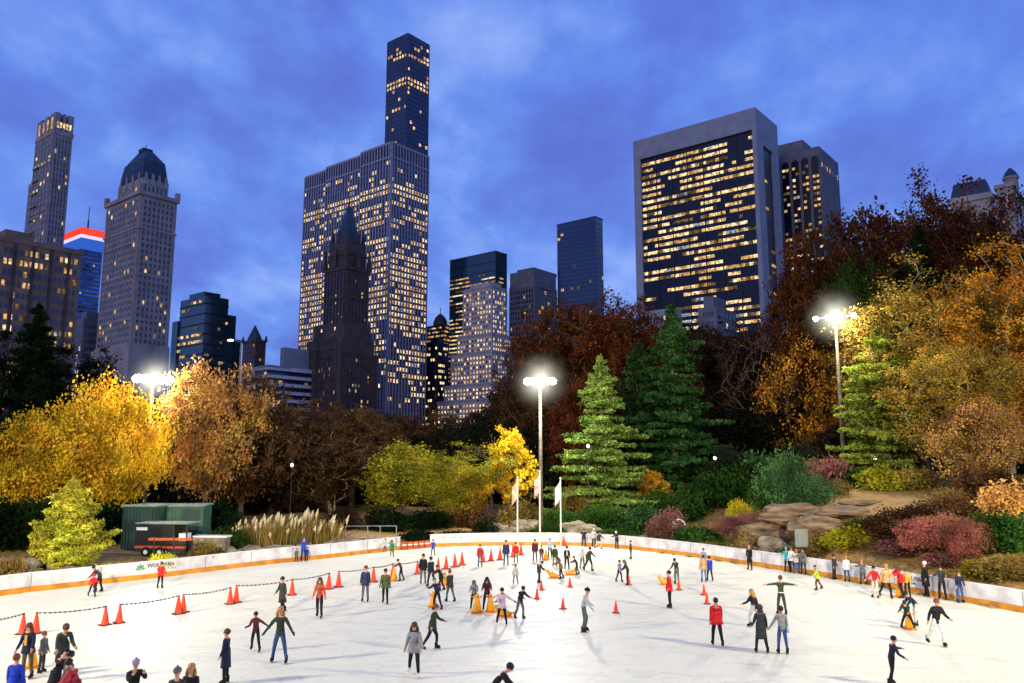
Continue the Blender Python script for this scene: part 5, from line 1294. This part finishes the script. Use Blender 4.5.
# ------------------------------------------------------------------ people
def col(n):
    T = dict(K=(26,26,30), N=(30,36,66), n=(46,54,92), G=(96,98,100), g=(150,150,150), D=(54,58,56), W=(226,226,224), w=(200,196,190), R=(214,34,34), r=(180,50,60), O=(226,82,40),
        B=(34,66,190), b=(92,122,176), J=(60,84,132), j=(96,128,170), T=(30,170,170), V=(86,92,50), v=(120,110,60), M=(92,36,46), Y=(222,170,60), t=(196,160,110), k=(120,100,72), E=(36,130,70), e=(48,66,44), P=(170,150,180), p=(214,190,196), L=(170,200,60), c=(150,190,215))
    return rgb(*T[n])
_mc = {}
def cloth(n, rough=.85):
    if n not in _mc: _mc[n] = surf('cloth_'+dict(K='black',N='navy',n='slate_blue',G='grey',g='light_grey',D='charcoal',W='white',w='off_white',R='red',r='crimson',O='orange_red',B='bright_blue',b='pale_blue',J='denim',j='light_denim',T='teal',V='olive',v='khaki_olive',M='maroon',Y='yellow',t='tan',k='khaki',E='green',e='dark_green',P='lilac',p='pale_pink',L='lime',c='light_blue')[n], col(n), tuple(v*.6 for v in col(n)), 7, rough, bump=.3, bscale=30)
    return _mc[n]
M_skin = surf('skin', rgb(206,152,124), rgb(184,126,100), 12, .6); M_skin2 = surf('brown_skin', rgb(122,80,58), rgb(100,64,46), 12, .6)
HAIR = dict(K=surf('black_hair', rgb(26,22,20), None, 20, .6), B=surf('brown_hair', rgb(84,54,34), None, 20, .6), Y=surf('blonde_hair', rgb(186,140,82), rgb(140,98,54), 20, .6), G=surf('white_hair', rgb(214,208,200), None, 20, .6), T=surf('auburn_hair', rgb(120,66,36), None, 20, .6))
M_blade = surf('steel_blade', rgb(190,192,196), None, 4, .25, .9); M_boot = {'K':cloth('K'), 'W':cloth('W')}; M_sock = cloth('K')
M_eye = surf('eye', rgb(24,20,18), None, 4, .3); M_lip = surf('lips', rgb(160,84,76), None, 4, .6)
from mathutils import kdtree
POSES = {  # lean, legs: (flex, abduct, knee) L,R ; arms: (flex, abduct, elbow) L,R ; head pitch
 'stand': (3, (2,4,4), (0,4,3), (6,9,14), (4,9,12), 0),
 'wide': (7, (8,9,10), (-6,8,8), (14,12,26), (8,14,22), 6),
 'stride': (14, (26,6,28), (-22,9,12), (30,16,34), (-22,16,24), 4),
 'walk': (6, (17,4,12), (-14,4,10), (-14,9,16), (18,9,20), 4),
 'glide': (16, (20,5,30), (4,8,18), (22,26,28), (14,28,28), 0),
 'push': (26, (14,8,20), (-8,8,14), (52,8,26), (52,8,26), 14),
 'bend': (46, (22,8,26), (2,8,16), (34,8,14), (30,10,16), 20),
 'tpose': (2, (2,8,4), (0,8,4), (0,84,4), (0,84,4), 0),
 'armsout': (5, (8,13,6), (-5,13,6), (14,34,8), (10,36,8), 6),
 'leftout': (12, (10,10,14), (-10,12,20), (10,58,10), (30,14,60), 8),
 'pointR': (14, (10,7,16), (-8,7,16), (64,18,14), (18,18,40), 6),
 'phone': (6, (4,5,4), (0,5,4), (62,14,96), (62,14,96), 4),
 'lean': (10, (8,6,10), (2,6,10), (52,20,48), (48,22,48), 6),
 'crouch': (38, (64,26,62), (-10,24,34), (52,8,16), (52,10,20), 10),
 'sit': (2, (82,8,80), (82,8,80), (34,10,30), (34,10,30), 4),
 'stoop': (22, (10,6,12), (0,6,10), (30,10,30), (26,10,28), 22),
 'hold': (3, (4,6,6), (-2,6,4), (8,30,8), (6,10,12), 2),
}
def fk(pose, coat=False):
    ln, lL, lR, aL, aR, hp = POSES[pose]
    rx = lambda a: Matrix.Rotation(R_(a), 3, 'X')
    J = {}; pel = Vector((0,0,.95)); J['pel'] = pel
    up = rx(ln) @ Vector((0,0,1))   # leaning toward -Y
    up = Vector((0, -math.sin(R_(ln)), math.cos(R_(ln)))); fw = Vector((0, -math.cos(R_(ln)), -math.sin(R_(ln))))
    J['waist'] = pel+Vector((0,0,.1))+up*.06; J['chest'] = J['waist']+up*.24; J['sh'] = J['chest']+up*.12
    hu = Vector((0, -math.sin(R_(ln*.55+hp)), math.cos(R_(ln*.55+hp)))); hf = Vector((0, -math.cos(R_(ln*.55+hp)), -math.sin(R_(ln*.55+hp))))
    J['neck'] = J['sh']+up*.08; J['jaw'] = J['neck']+hu*.075+hf*.02; J['head'] = J['neck']+hu*.165+hf*.012; J['crown'] = J['neck']+hu*.225
    for s, (f, a, k), tg in ((1, lL, 'L'), (-1, lR, 'R')):
        f_, a_, k_ = R_(f), R_(a), R_(k)
        J['hip'+tg] = pel+Vector((s*.095, 0, -.03))
        J['kn'+tg] = J['hip'+tg]+Vector((s*math.sin(a_), -math.sin(f_)*math.cos(a_), -math.cos(f_)*math.cos(a_)))*.43
        g_ = f_-k_; J['an'+tg] = J['kn'+tg]+Vector((s*math.sin(a_)*.8, -math.sin(g_)*math.cos(a_), -math.cos(g_)*math.cos(a_)))*.42
        tilt = max(0, -g_-.15)*.7; J['toe'+tg] = J['an'+tg]+Vector((s*.04, -.15*math.cos(tilt), -.06-.15*math.sin(tilt)))
    for s, (f, a, k), tg in ((1, aL, 'L'), (-1, aR, 'R')):
        f_, a_ = R_(f), R_(a); J['sh'+tg] = J['sh']+Vector((s*.175,0,0))-up*.02
        d = Vector((s*math.sin(a_), 0, -math.cos(a_))); d = Matrix.Rotation(-f_, 3, 'X') @ d if True else d
        if a > 70: d = Vector((s*math.sin(a_), 0, -math.cos(a_)))
        J['el'+tg] = J['sh'+tg]+d*.29
        e = Matrix.Rotation(-R_(k), 3, 'X') @ d if a < 70 else d
        if k > 80: e = (Vector((-s*.35, -.55, .75))).normalized()
        J['wr'+tg] = J['el'+tg]+e*.25; J['ha'+tg] = J['wr'+tg]+e*.09; J['e'+tg] = e
    return J, up, hu, hf
BONES = [('pel','waist',1),('waist','chest',1),('chest','sh',1),('neck','jaw',0),('jaw','head',0),('head','crown',0)]+sum([[('hip'+t,'kn'+t,2),('kn'+t,'an'+t,2),('an'+t,'toe'+t,3),('sh'+t,'el'+t,1),('el'+t,'wr'+t,1),('wr'+t,'ha'+t,4),('sh','sh'+t,1)] for t in 'LR'], [])
_bodies = {}
def body(pose, bulk):
    key = (pose, bulk)
    if key in _bodies: return _bodies[key]
    J, up, hu, hf = fk(pose); q = 1.1+.14*bulk
    names = ['pel','waist','chest','sh','neck','jaw','head','crown']+[n+t for t in 'LR' for n in ('hip','kn','an','toe','sh','el','wr','ha')]
    rad = dict(pel=(.15,.12), waist=(.145*q,.115*q), chest=(.17*q,.125*q), sh=(.13*q,.1*q), neck=(.058,.06), jaw=(.066,.072), head=(.094,.106), crown=(.066,.075),
        hip=(.108,.108), kn=(.078,.078), an=(.058,.058), toe=(.045,.035), el=(.053*q,.053*q), wr=(.042*q,.04*q), ha=(.036,.024)); shr = (.078*q,.078*q)
    ix = {n: i for i, n in enumerate(names)}
    E_ = [('pel','waist'),('waist','chest'),('chest','sh'),('sh','neck'),('neck','jaw'),('jaw','head'),('head','crown')]+sum([[('pel','hip'+t),('hip'+t,'kn'+t),('kn'+t,'an'+t),('an'+t,'toe'+t),('sh','sh'+t),('sh'+t,'el'+t),('el'+t,'wr'+t),('wr'+t,'ha'+t)] for t in 'LR'], [])
    me = bpy.data.meshes.new('body_skeleton'); me.from_pydata([J[n] for n in names], [(ix[a], ix[b_]) for a, b_ in E_], [])
    o = bpy.data.objects.new('body_skeleton', me); C.objects.link(o)
    sk = o.modifiers.new('skin', 'SKIN'); sk.use_smooth_shade = True; sk.branch_smoothing = .3
    sl = me.skin_vertices[0].data
    for n, i in ix.items():
        base_ = n[:-1] if n[-1] in 'LR' and n[:-1] in ('hip','kn','an','toe','el','wr','ha','sh') else n
        sl[i].radius = shr if (n in ('shL','shR')) else rad[base_]
    for i in range(len(sl)): sl[i].use_root = (i == ix['pel'])
    sb = o.modifiers.new('sub', 'SUBSURF'); sb.levels = 1; sb.render_levels = 1
    dg = bpy.context.evaluated_depsgraph_get(); ev = o.evaluated_get(dg); m2 = bpy.data.meshes.new_from_object(ev); m2.name = 'body'
    bpy.data.objects.remove(o); bpy.data.meshes.remove(me)
    nv = len(m2.vertices); V_ = [tuple(v.co) for v in m2.vertices]; Fc = [tuple(p.vertices) for p in m2.polygons]; mi = []
    segs = [(J[a], J[c], r_) for a, c, r_ in BONES]
    for p in m2.polygons:
        c = p.center; best = None
        for a, e, r_ in segs:
            d = e-a; t = max(0, min(1, (c-a).dot(d)/d.length_squared)); l = (c-(a+d*t)).length
            if best is None or l < best[0]: best = (l, r_)
        k = best[1]
        if k == 1 and c.z > J['neck'].z-.035 and abs(c.x) < .08: k = 0
        if k == 2 and (c-J['pel']).length < .13: k = 1
        mi.append(k)
    b = MB(); b.add(V_, Fc); b.m = mi
    # five fingers per hand, rooted inside the palm
    for t, s in (('L',1),('R',-1)):
        e = J['e'+t].normalized(); w = e.cross(Vector((0,1,0))); w = w.normalized() if w.length > .1 else Vector((1,0,0)); pn = e.cross(w).normalized()
        for k in range(4):
            r0 = J['ha'+t]-e*.03+w*(.027-.018*k); ln_ = (.066,.076,.07,.055)[k]; b.tube([r0, r0+e*.045, r0+e*(.045+ln_*.6)+pn*.012*s, r0+e*(.045+ln_*.9)+pn*.03*s], [.0095,.009,.008,.006], 5, 4)
        r0 = J['wr'+t]+e*.03+w*.02; b.tube([r0, r0+e*.03+w*.03, r0+e*.065+w*.036+pn*.01*s], [.011,.0105,.008], 5, 4)
    me = b.mesh('body', [None]*5, True); bpy.data.meshes.remove(m2)
    low = min(J['anL'].z, J['anR'].z)-.16
    top = max(v[2] for v in V_)-low
    _bodies[key] = (me, J, hu, hf, low, top); return _bodies[key]
def skate_mesh():
    b = MB(); b.tube([(0,.03,.16),(0,.03,.06),(0,.02,0)], [.058,.056,.05], 8); b.tube([(0,.07,-.005),(0,-.02,0),(0,-.1,-.015),(0,-.17,-.03)], [.04,.05,.047,.025], 8); b.box(-.03,.03,-.16,.08,-.06,-.04, 0)
    b.box(-.004,.004,-.19,.11,-.105,-.05, 1); return b
_sk = skate_mesh(); SKATE = _sk.mesh('skate', [None, M_blade], True)
def hairmesh(kind):
    b = MB(); rr = random.Random(3)
    if kind == 'short': b.sphere((0,.036,.034), (.102,.118,.108), 12, 8, noise=.1, rr=rr)
    elif kind == 'long':
        b.sphere((0,.04,.034), (.106,.12,.112), 12, 8, noise=.1, rr=rr); b.tube([(0,.04,.0),(0,.085,-.1),(0,.1,-.22),(0,.11,-.33)], [.1,.12,.115,.04], 9)
        for s in (-1,1): b.tube([(s*.1,.02,.0),(s*.118,.01,-.12),(s*.12,-.03,-.25)], [.036,.045,.02], 6)
    elif kind == 'bun': b.sphere((0,.036,.034), (.102,.118,.108), 12, 8); b.sphere((0,.13,.07), (.05,.05,.05), 8, 6)
    elif kind == 'beanie':
        b.lathe([(.104,.02),(.108,.03),(.108,.06),(.1,.1),(.07,.135),(.02,.15)], 12, sy=1.16, at=(0,.01,0)); b.sphere((0,.01,.165), (.03,.03,.03), 8, 6)
    elif kind == 'cap': b.lathe([(.103,.035),(.105,.06),(.09,.1),(.05,.125),(.01,.13)], 12, sy=1.16, at=(0,.01,0)); b.box(-.06,.06,-.2,-.08,.035,.045)
    elif kind == 'hood': b.sphere((0,.05,.01), (.122,.125,.14), 12, 8); b.sphere((0,.07,-.12), (.13,.09,.08), 10, 6)
    elif kind == 'helmet': b.lathe([(.112,.0),(.122,.03),(.118,.08),(.09,.125),(.04,.145),(.01,.147)], 12, sy=1.16, at=(0,.01,0))
    return b.mesh(kind, [None], True)
HM = {k: hairmesh(k) for k in ('short','long','bun','beanie','cap','hood','helmet')}
PART = dict(short='hair', long='hair', bun='hair', beanie='beanie', cap='cap', hood='hood', helmet='helmet')
b = MB()
for s in (-1,1): b.sphere((s*.034,-.095,.012), (.013,.008,.009), 6, 5, 0); b.box(s*.034-.018, s*.034+.018, -.1, -.092, .032, .038, 0)
b.tube([(0,-.09,.018),(0,-.112,-.022),(0,-.096,-.03)], [.008,.014,.008], 6, 2); b.box(-.024,.024,-.094,-.084,-.058,-.049, 1)
for s in (-1,1): b.sphere((s*.088,.005,-.005), (.012,.022,.03), 6, 5, 2)
FACE = b.mesh('face', [M_eye, M_lip, M_skin], True)
def coatmesh(ln_):
    b = MB(); b.lathe([(.18,.22),(.19,.1),(.2,-.0),(.215,-ln_*.6),(.235,-ln_),(.2,-ln_-.004)], 14, sy=.8); return b.mesh('coat_skirt', [None], True)
COAT = {'short': coatmesh(.14), 'long': coatmesh(.45)}
FACING = dict(F=0, B=180, R=90, L=-90, FR=40, FL=-40, BR=140, BL=-140)
def person(px, top, feet, face, pose, up_, lo_, hair, hc, label, coat=None, skin=0, boots='K', gloves=None, bulk=1, z=0, Y=None, extra=None, group=None, hands=None):
    me, J, hu, hf, low, tp = body(pose, bulk); nominal = tp
    d = POSES[pose]
    if feet is None: feet = 460+(top-460)/.757+ (0 if pose not in ('bend',) else 0)
    x, y = on_plane(px, feet); x, y = inside(x, y, .35 if pose in ('lean','stand') else .7)
    h = height_at(top, on_plane(px, feet)[1])
    if feet > 690: s = 1.68/1.83 if nominal > 1.6 else .96
    else: s = h/nominal
    s = max(.5, min(1.12, s))
    root = empty('person', (x, y, z), R_(FACING.get(face, face if isinstance(face, (int,float)) else 0))); root.scale = (s,s,s); tag(root, label, 'person', group)
    off = Vector((0,0,-low))
    sk = M_skin2 if skin else M_skin
    place('body', me, [sk, cloth(up_), cloth(lo_), M_boot.get(boots, M_boot['K']), cloth(gloves) if gloves else sk], root, loc=off)
    ang = math.atan2(-hu.y, hu.z)
    hm = cloth(hc) if hair in ('beanie','cap','hood','helmet') else HAIR[hc]
    place(PART[hair], HM[hair], [hm], root, loc=off+J['head']+hu*.0, rot=(ang,0,0), scale=(1.08,1.08,1.08))
    if face not in ('B',): 
        place('face', FACE, [M_eye, M_lip, sk], root, loc=off+J['head']-hu*.01+hf*.005, rot=(ang,0,0))
    for t in 'LR':
        k = J['kn'+t]-J['an'+t]; a = math.atan2(-(k.y), k.z)*.55
        place('skate', SKATE, [M_boot.get(boots, M_boot['K']), M_blade], root, loc=off+J['an'+t]+Vector((0,0,-.055)), rot=(a if a < 0 else a*.4,0,0))
    if not coat and bulk and pose not in ('bend','crouch','sit','tpose') and (px*7+top) % 10 < 6: coat = 'short'
    if coat: place('coat_skirt', COAT[coat], [cloth(up_)], root, loc=off+J['pel']+Vector((0,-.01,0)), rot=(R_(d[0]*.25),0,0), scale=(1+.08*bulk,1+.08*bulk,1))
    if extra: extra(root, off, J)
    return root
def back_logo(c='W', w=.16, h=.05, zo=-.0):
    def f(root, off, J):
        b = MB(); q = off+J['chest']+Vector((0,.165,.03+zo))
        for k in range(5): x = -w/2+w*(k+.5)/5; b.box(x-w*.07, x+w*.07, -.006, .006, -h/2*(1-.4*abs(k-2)/2), h/2)
        b.build('back_print', cloth(c), root, loc=q, rot=(R_(POSES_LEAN[0]) if 0 else 0,0,0))
    return f
def belt(root, off, J):
    b = MB(); b.lathe([(.178,-.02),(.18,.02)], 14, sy=.82); b.build('belt', cloth('W'), root, loc=off+J['waist']+Vector((0,0,-.08)))
def bag(c='K', side=1, zo=-.15, y=.0):
    def f(root, off, J):
        b = MB(); b.box(-.05,.05,-.13,.13,-.12,.12, top=.85); b.build('bag', cloth(c), root, loc=off+J['waist']+Vector((side*.22, y, zo)))
        b = MB(); b.tube([J['sh']+off+Vector((-side*.08,.0,.05)), J['chest']+off+Vector((0,-.16,0)), J['waist']+off+Vector((side*.2,-.02,-.02))], .014, 5); b.build('strap', cloth(c), root)
    return f
def backpack(c='K'):
    def f(root, off, J):
        b = MB(); b.box(-.15,.15,0,.17,-.24,.2, top=.8); b.build('backpack', cloth(c), root, loc=off+J['chest']+Vector((0,.11,0)))
    return f
def scarf(c):
    def f(root, off, J):
        b = MB(); b.lathe([(.08,-.04),(.1,-.02),(.1,.03),(.075,.05)], 10, sy=1.0); b.build('scarf', cloth(c), root, loc=off+J['neck']+Vector((0,-.01,-.0)), )
        b = MB(); b.box(-.05,.05,-.02,.02,-.35,0, top=.8); b.build('shirt_front', cloth(c), root, loc=off+J['sh']+Vector((0,-.155,-.02)))
    return f
def phone(root, off, J):
    b = MB(); b.box(-.075,.075,-.008,.008,-.04,.04); b.build('phone', cloth('K'), root, loc=off+(J['haL']+J['haR'])/2+Vector((0,-.02,.03)))
P = person
# near left group
P(11,657,None,'B','stand','B','K','short','T','person in a bright blue jacket with auburn hair, nearest the bottom left corner')
P(26,625,678,'F','wide','N','k','long','B','long haired woman in an open navy jacket over yellow with khaki trousers', extra=scarf('Y'), coat='short')
P(41,633,673,'R','stand','G','D','short','T','child in a grey shirt just right of the long haired woman')
P(60,625,681,'FR','stoop','D','D','short','B','man in a dark grey-green jacket with hands in pockets behind the left group', coat='short')
P(52,651,None,'BR','stoop','K','K','cap','K','person in a black jacket with white printing on the back bending over at lower left', extra=back_logo('W',.26,.16))
P(66,654,None,'FL','stand','G','K','short','K','black haired child in grey in front of the black printed jacket', bulk=0)
P(73,660,None,'L','stoop','r','K','short','K','person in a crimson red jacket leaning left at the bottom edge')
P(131,662,None,'FR','phone','K','K','beanie','P','person in a lilac beanie raising a phone at the bottom edge', extra=phone)
P(174,671,None,'F','stand','D','K','beanie','G','person in a grey beanie just showing at the bottom edge')
P(188,667,None,'F','stand','K','K','long','Y','blonde person whose head and shoulders show at the bottom edge')
P(225,631,684,'L','stand','N','K','short','B','slim person in a long navy jacket and black tights near the bottom left', coat='long', bulk=0)
P(255,613,652,'F','leftout','M','K','short','K','skater in a maroon and black top with one arm stretched out', bulk=0, gloves='K')
P(279,609,663,'F','armsout','e','J','long','Y','blonde woman in a green top and flared blue jeans with both arms held out', gloves='K', bulk=0)
P(282,578,613,'FL','walk','D','K','short','K','skater in a dark grey coat behind the blonde woman in jeans', coat='long')
P(319,579,618,'F','walk','O','K','long','B','long haired skater in an orange-red sweater and black tights', bulk=0, extra=scarf('k'))
P(160,563,588,'B','wide','R','K','short','B','child in a red jacket close to the left boards')
P(92,575,597,'FR','stride','R','N','helmet','R','child in red and blue hockey gear with a red helmet near the left boards')
P(99,567,592,'L','bend','D','K','short','K','dark clad adult bending down to the child in hockey gear')
P(301,538,561,'B','lean','B','N','beanie','B','adult in a bright blue jacket at the left boards with two children')
P(306.5,548,561,'B','stand','B','K','beanie','N','small child in blue to the right of the blue jacketed adult')
P(296,550,562,'F','stand','G','K','beanie','G','small child in grey to the left of the blue jacketed adult')
P(382,539,552,'B','lean','w','K','short','B','person in a white top leaning on the boards just left of the gap')
P(392,541,557,'F','stride','E','K','beanie','K','skater in a green jacket near the end of the left boards')
P(433,540,556,'F','wide','B','N','beanie','N','skater in blue with a white patch in front of the orange barrier gap', bulk=0)
P(365,567,602,'F','stand','n','G','short','B','man in a slate blue jacket and grey trousers facing the camera')
P(385,570,604,'F','walk','V','K','short','K','man in an olive vest and black trousers beside the slate blue jacket', gloves='b')
P(401,560,581,'L','push','M','K','short','K','small dark clad child pushing a yellow aid left of centre')
P(423,555,584,'F','stand','K','G','short','K','tall skater in a black coat at the left of the crowded group', coat='short')
P(431,558,587,'BL','walk','N','K','short','K','skater in navy beside the tall black coat')
P(441,566,591,'L','push','K','K','short','B','dark clad skater pushing an aid inside the crowded group')
P(450,571,602,'BL','walk','D','G','short','T','skater in a charcoal jacket and grey trousers at the right of the crowded group')
P(437,580,610,'BL','push','N','K','beanie','E','child in navy with a green hat pushing an upright yellow aid')
P(432,606,650,'R','stride','e','K','short','T','skater in dark green striding to the right behind the woman in the grey fluffy jacket', extra=bag('K',1))
P(414,624,677,'F','stride','g','K','long','B','woman in a light grey fluffy jacket, black tights and white skates', boots='W', coat='short')
P(474,581,610,'F','push','g','K','hood','G','hooded skater in grey-green pushing the left of two yellow aids')
P(487,578,611,'F','push','M','K','long','K','dark long haired skater pushing the right of two yellow aids')
P(502,589,625,'F','leftout','p','K','short','K','skater in a pinkish white vest with an arm stretched out to the left', gloves='K')
P(520,587,619,'FR','push','K','G','short','K','skater in a black jacket and grey trousers stooping forward')
P(480,545,567,'F','stand','r','J','short','B','skater in a crimson jacket and jeans behind the two hooded skaters')
P(506,541,566,'F','stand','n','J','short','B','skater in a slate blue jacket and jeans near the far boards')
P(516,543,563,'F','stand','R','G','short','K','child in red right of the slate blue jacket')
P(515.5,565,584,'F','wide','w','G','short','K','small child in an off-white jacket alone in the middle distance')
P(539,562,583,'R','stoop','D','D','short','K','skater in charcoal with a backpack seen from the side', extra=backpack('K'))
P(535,540,562,'F','stand','M','J','short','K','skater in a dark maroon top and jeans near the middle flagpole')
P(541.5,546,563,'F','walk','M','M','short','B','child in maroon next to the maroon and jeans skater')
P(550,539,558,'F','stand','c','N','short','B','skater in a light blue jacket close to the far boards')
P(555,546,567,'F','walk','e','G','short','K','skater in dark green in the middle crowd')
P(567,547,570,'F','walk','K','K','short','K','skater in a black jacket over a white shirt in the middle crowd', extra=scarf('W'))
P(561,558,579,'L','push','k','K','long','B','skater in khaki leaning over the left yellow seal aid')
P(577,557,575,'L','push','K','K','short','K','child in black and green behind the right yellow seal aid', extra=scarf('L'))
P(582.5,549,569,'F','glide','w','k','hood','w','skater in an off-white hoodie right of the middle crowd')
P(589,548,571,'FR','stride','e','K','short','K','skater in dark green leaning ahead right of the off-white hoodie')
P(586,529,546,'B','lean','N','N','short','K','dark clad person leaning on the far boards')
P(594.5,529,547,'F','stand','w','K','short','G','person in off-white against the far boards')
P(599,532,549,'FR','stride','D','w','short','K','skater in charcoal with off-white trousers at the far boards')
P(617,532,549,'FL','lean','N','K','beanie','W','person in navy with a white hat at the far boards')
P(631,541,559,'L','stand','D','K','short','K','thin dark skater right of the far boards group', bulk=0)
P(619.5,561,582,'FR','walk','P','N','short','K','child in lilac right of the middle crowd')
P(628,561,585,'L','stoop','D','K','hood','G','child in grey-green behind a short orange cone')
P(584,590,632,'R','glide','w','G','beanie','K','skater in a pale grey jacket and black hat alone in mid rink', boots='K')
P(670,572,608,'L','stand','R','K','short','K','slim skater in a red coat and dark leggings', coat='short')
P(677,559,584,'FL','stoop','D','G','short','K','grey clad adult stooping behind the skater in the red coat')
P(704,549,571,'F','stand','g','G','short','B','skater in light grey behind the tan and bright blue pair')
P(704,556,582,'B','stand','t','j','short','K','skater in a tan top and light jeans next to the bright blue jacket')
P(710,557,581,'B','walk','B','N','short','K','skater in a bright blue jacket next to the tan top', coat='short')
P(750,546,570,'FL','stand','K','K','short','Y','person in a dark coat standing before the right boards', coat='long', bulk=0)
P(717.5,600,646,'B','walk','R','K','short','K','man in a bulky bright red jacket with white back logo seen from behind', coat='short', bulk=3, extra=back_logo('W',.16,.03,.1))
P(755,591,627,'BL','stride','K','w','long','Y','blonde skater in a black top and white trousers behind the long grey coat')
P(762,607,653,'B','wide','D','K','hood','D','person in a long charcoal hooded coat holding hands with the grey topped skater', coat='long')
P(783,608,654,'B','hold','g','J','short','K','skater in a light grey top and blue jeans holding hands with the long charcoal coat', extra=bag('c',-1,-.2))
P(782,577,615,'B','tpose','e','D','short','B','skater in dark green with a white belt and arms spread wide', extra=belt, bulk=0)
P(788,548,572,'B','lean','T','K','beanie','T','person in a teal jacket leaning on the right boards')
P(801,547,572,'FL','stand','W','K','short','B','person in a white jacket beside the teal jacket')
P(813,549,572,'F','lean','w','J','short','Y','person in off-white at the boards right of the white jacket')
P(822,548,573,'FL','lean','G','N','short','B','person in grey leaning back against the boards')
P(818,566,590,'L','stride','L','M','short','B','skater in lime and maroon gliding past the right boards')
P(843,555,579,'FR','stand','D','K','short','K','person in charcoal standing at the boards below the yellow shrub')
P(858,556,581,'B','stand','W','J','short','W' if 0 else 'Y','person in a white top and jeans facing the right boards')
P(873,560,584,'B','lean','G','D','short','Y','grey clad person at the boards behind the red jacket and white trousers')
P(876,567,598,'FL','glide','R','w','short','K','skater in a red jacket and white trousers near the right boards')
P(887,565,598,'F','stride','t','K','short','Y','skater in a tan top and black trousers near the right boards')
P(902,566,598,'L','push','R','K','long','B','girl in a bright red jacket at the right boards with a yellow aid', coat='short')
P(908,570,598,'FL','stand','Y','K','short','B','child in a yellow vest just behind the bright red jacket')
P(936,562,596,'L','stand','K','K','short','G','white haired person in a long black coat at the right boards', coat='long')
P(950,566,599,'FL','lean','D','K','short','K','person in charcoal at the boards right of the white haired person')
P(970,571,602,'F','stand','N','J','short','B','person in a navy top and jeans leaning on the right boards', bulk=0)
P(908,601,629,'FL','crouch','e','K','short','K','skater in dark green crouching over a yellow aid on the right')
P(917,593,626,'L','bend','N','w','short','K','skater in navy with pale trousers bending over the crouching skater')
P(938,600,646,'F','stride','K','W','short','T','skater in a black top and white trousers at lower right')
P(893,638,685,'R','pointR','N','K','short','K','skater in navy with an arm stretched to the right near the bottom edge', bulk=0)
P(494,659,None,'R','bend','K','K','short','K','dark skater bending low at the bottom edge in the middle', bulk=0)
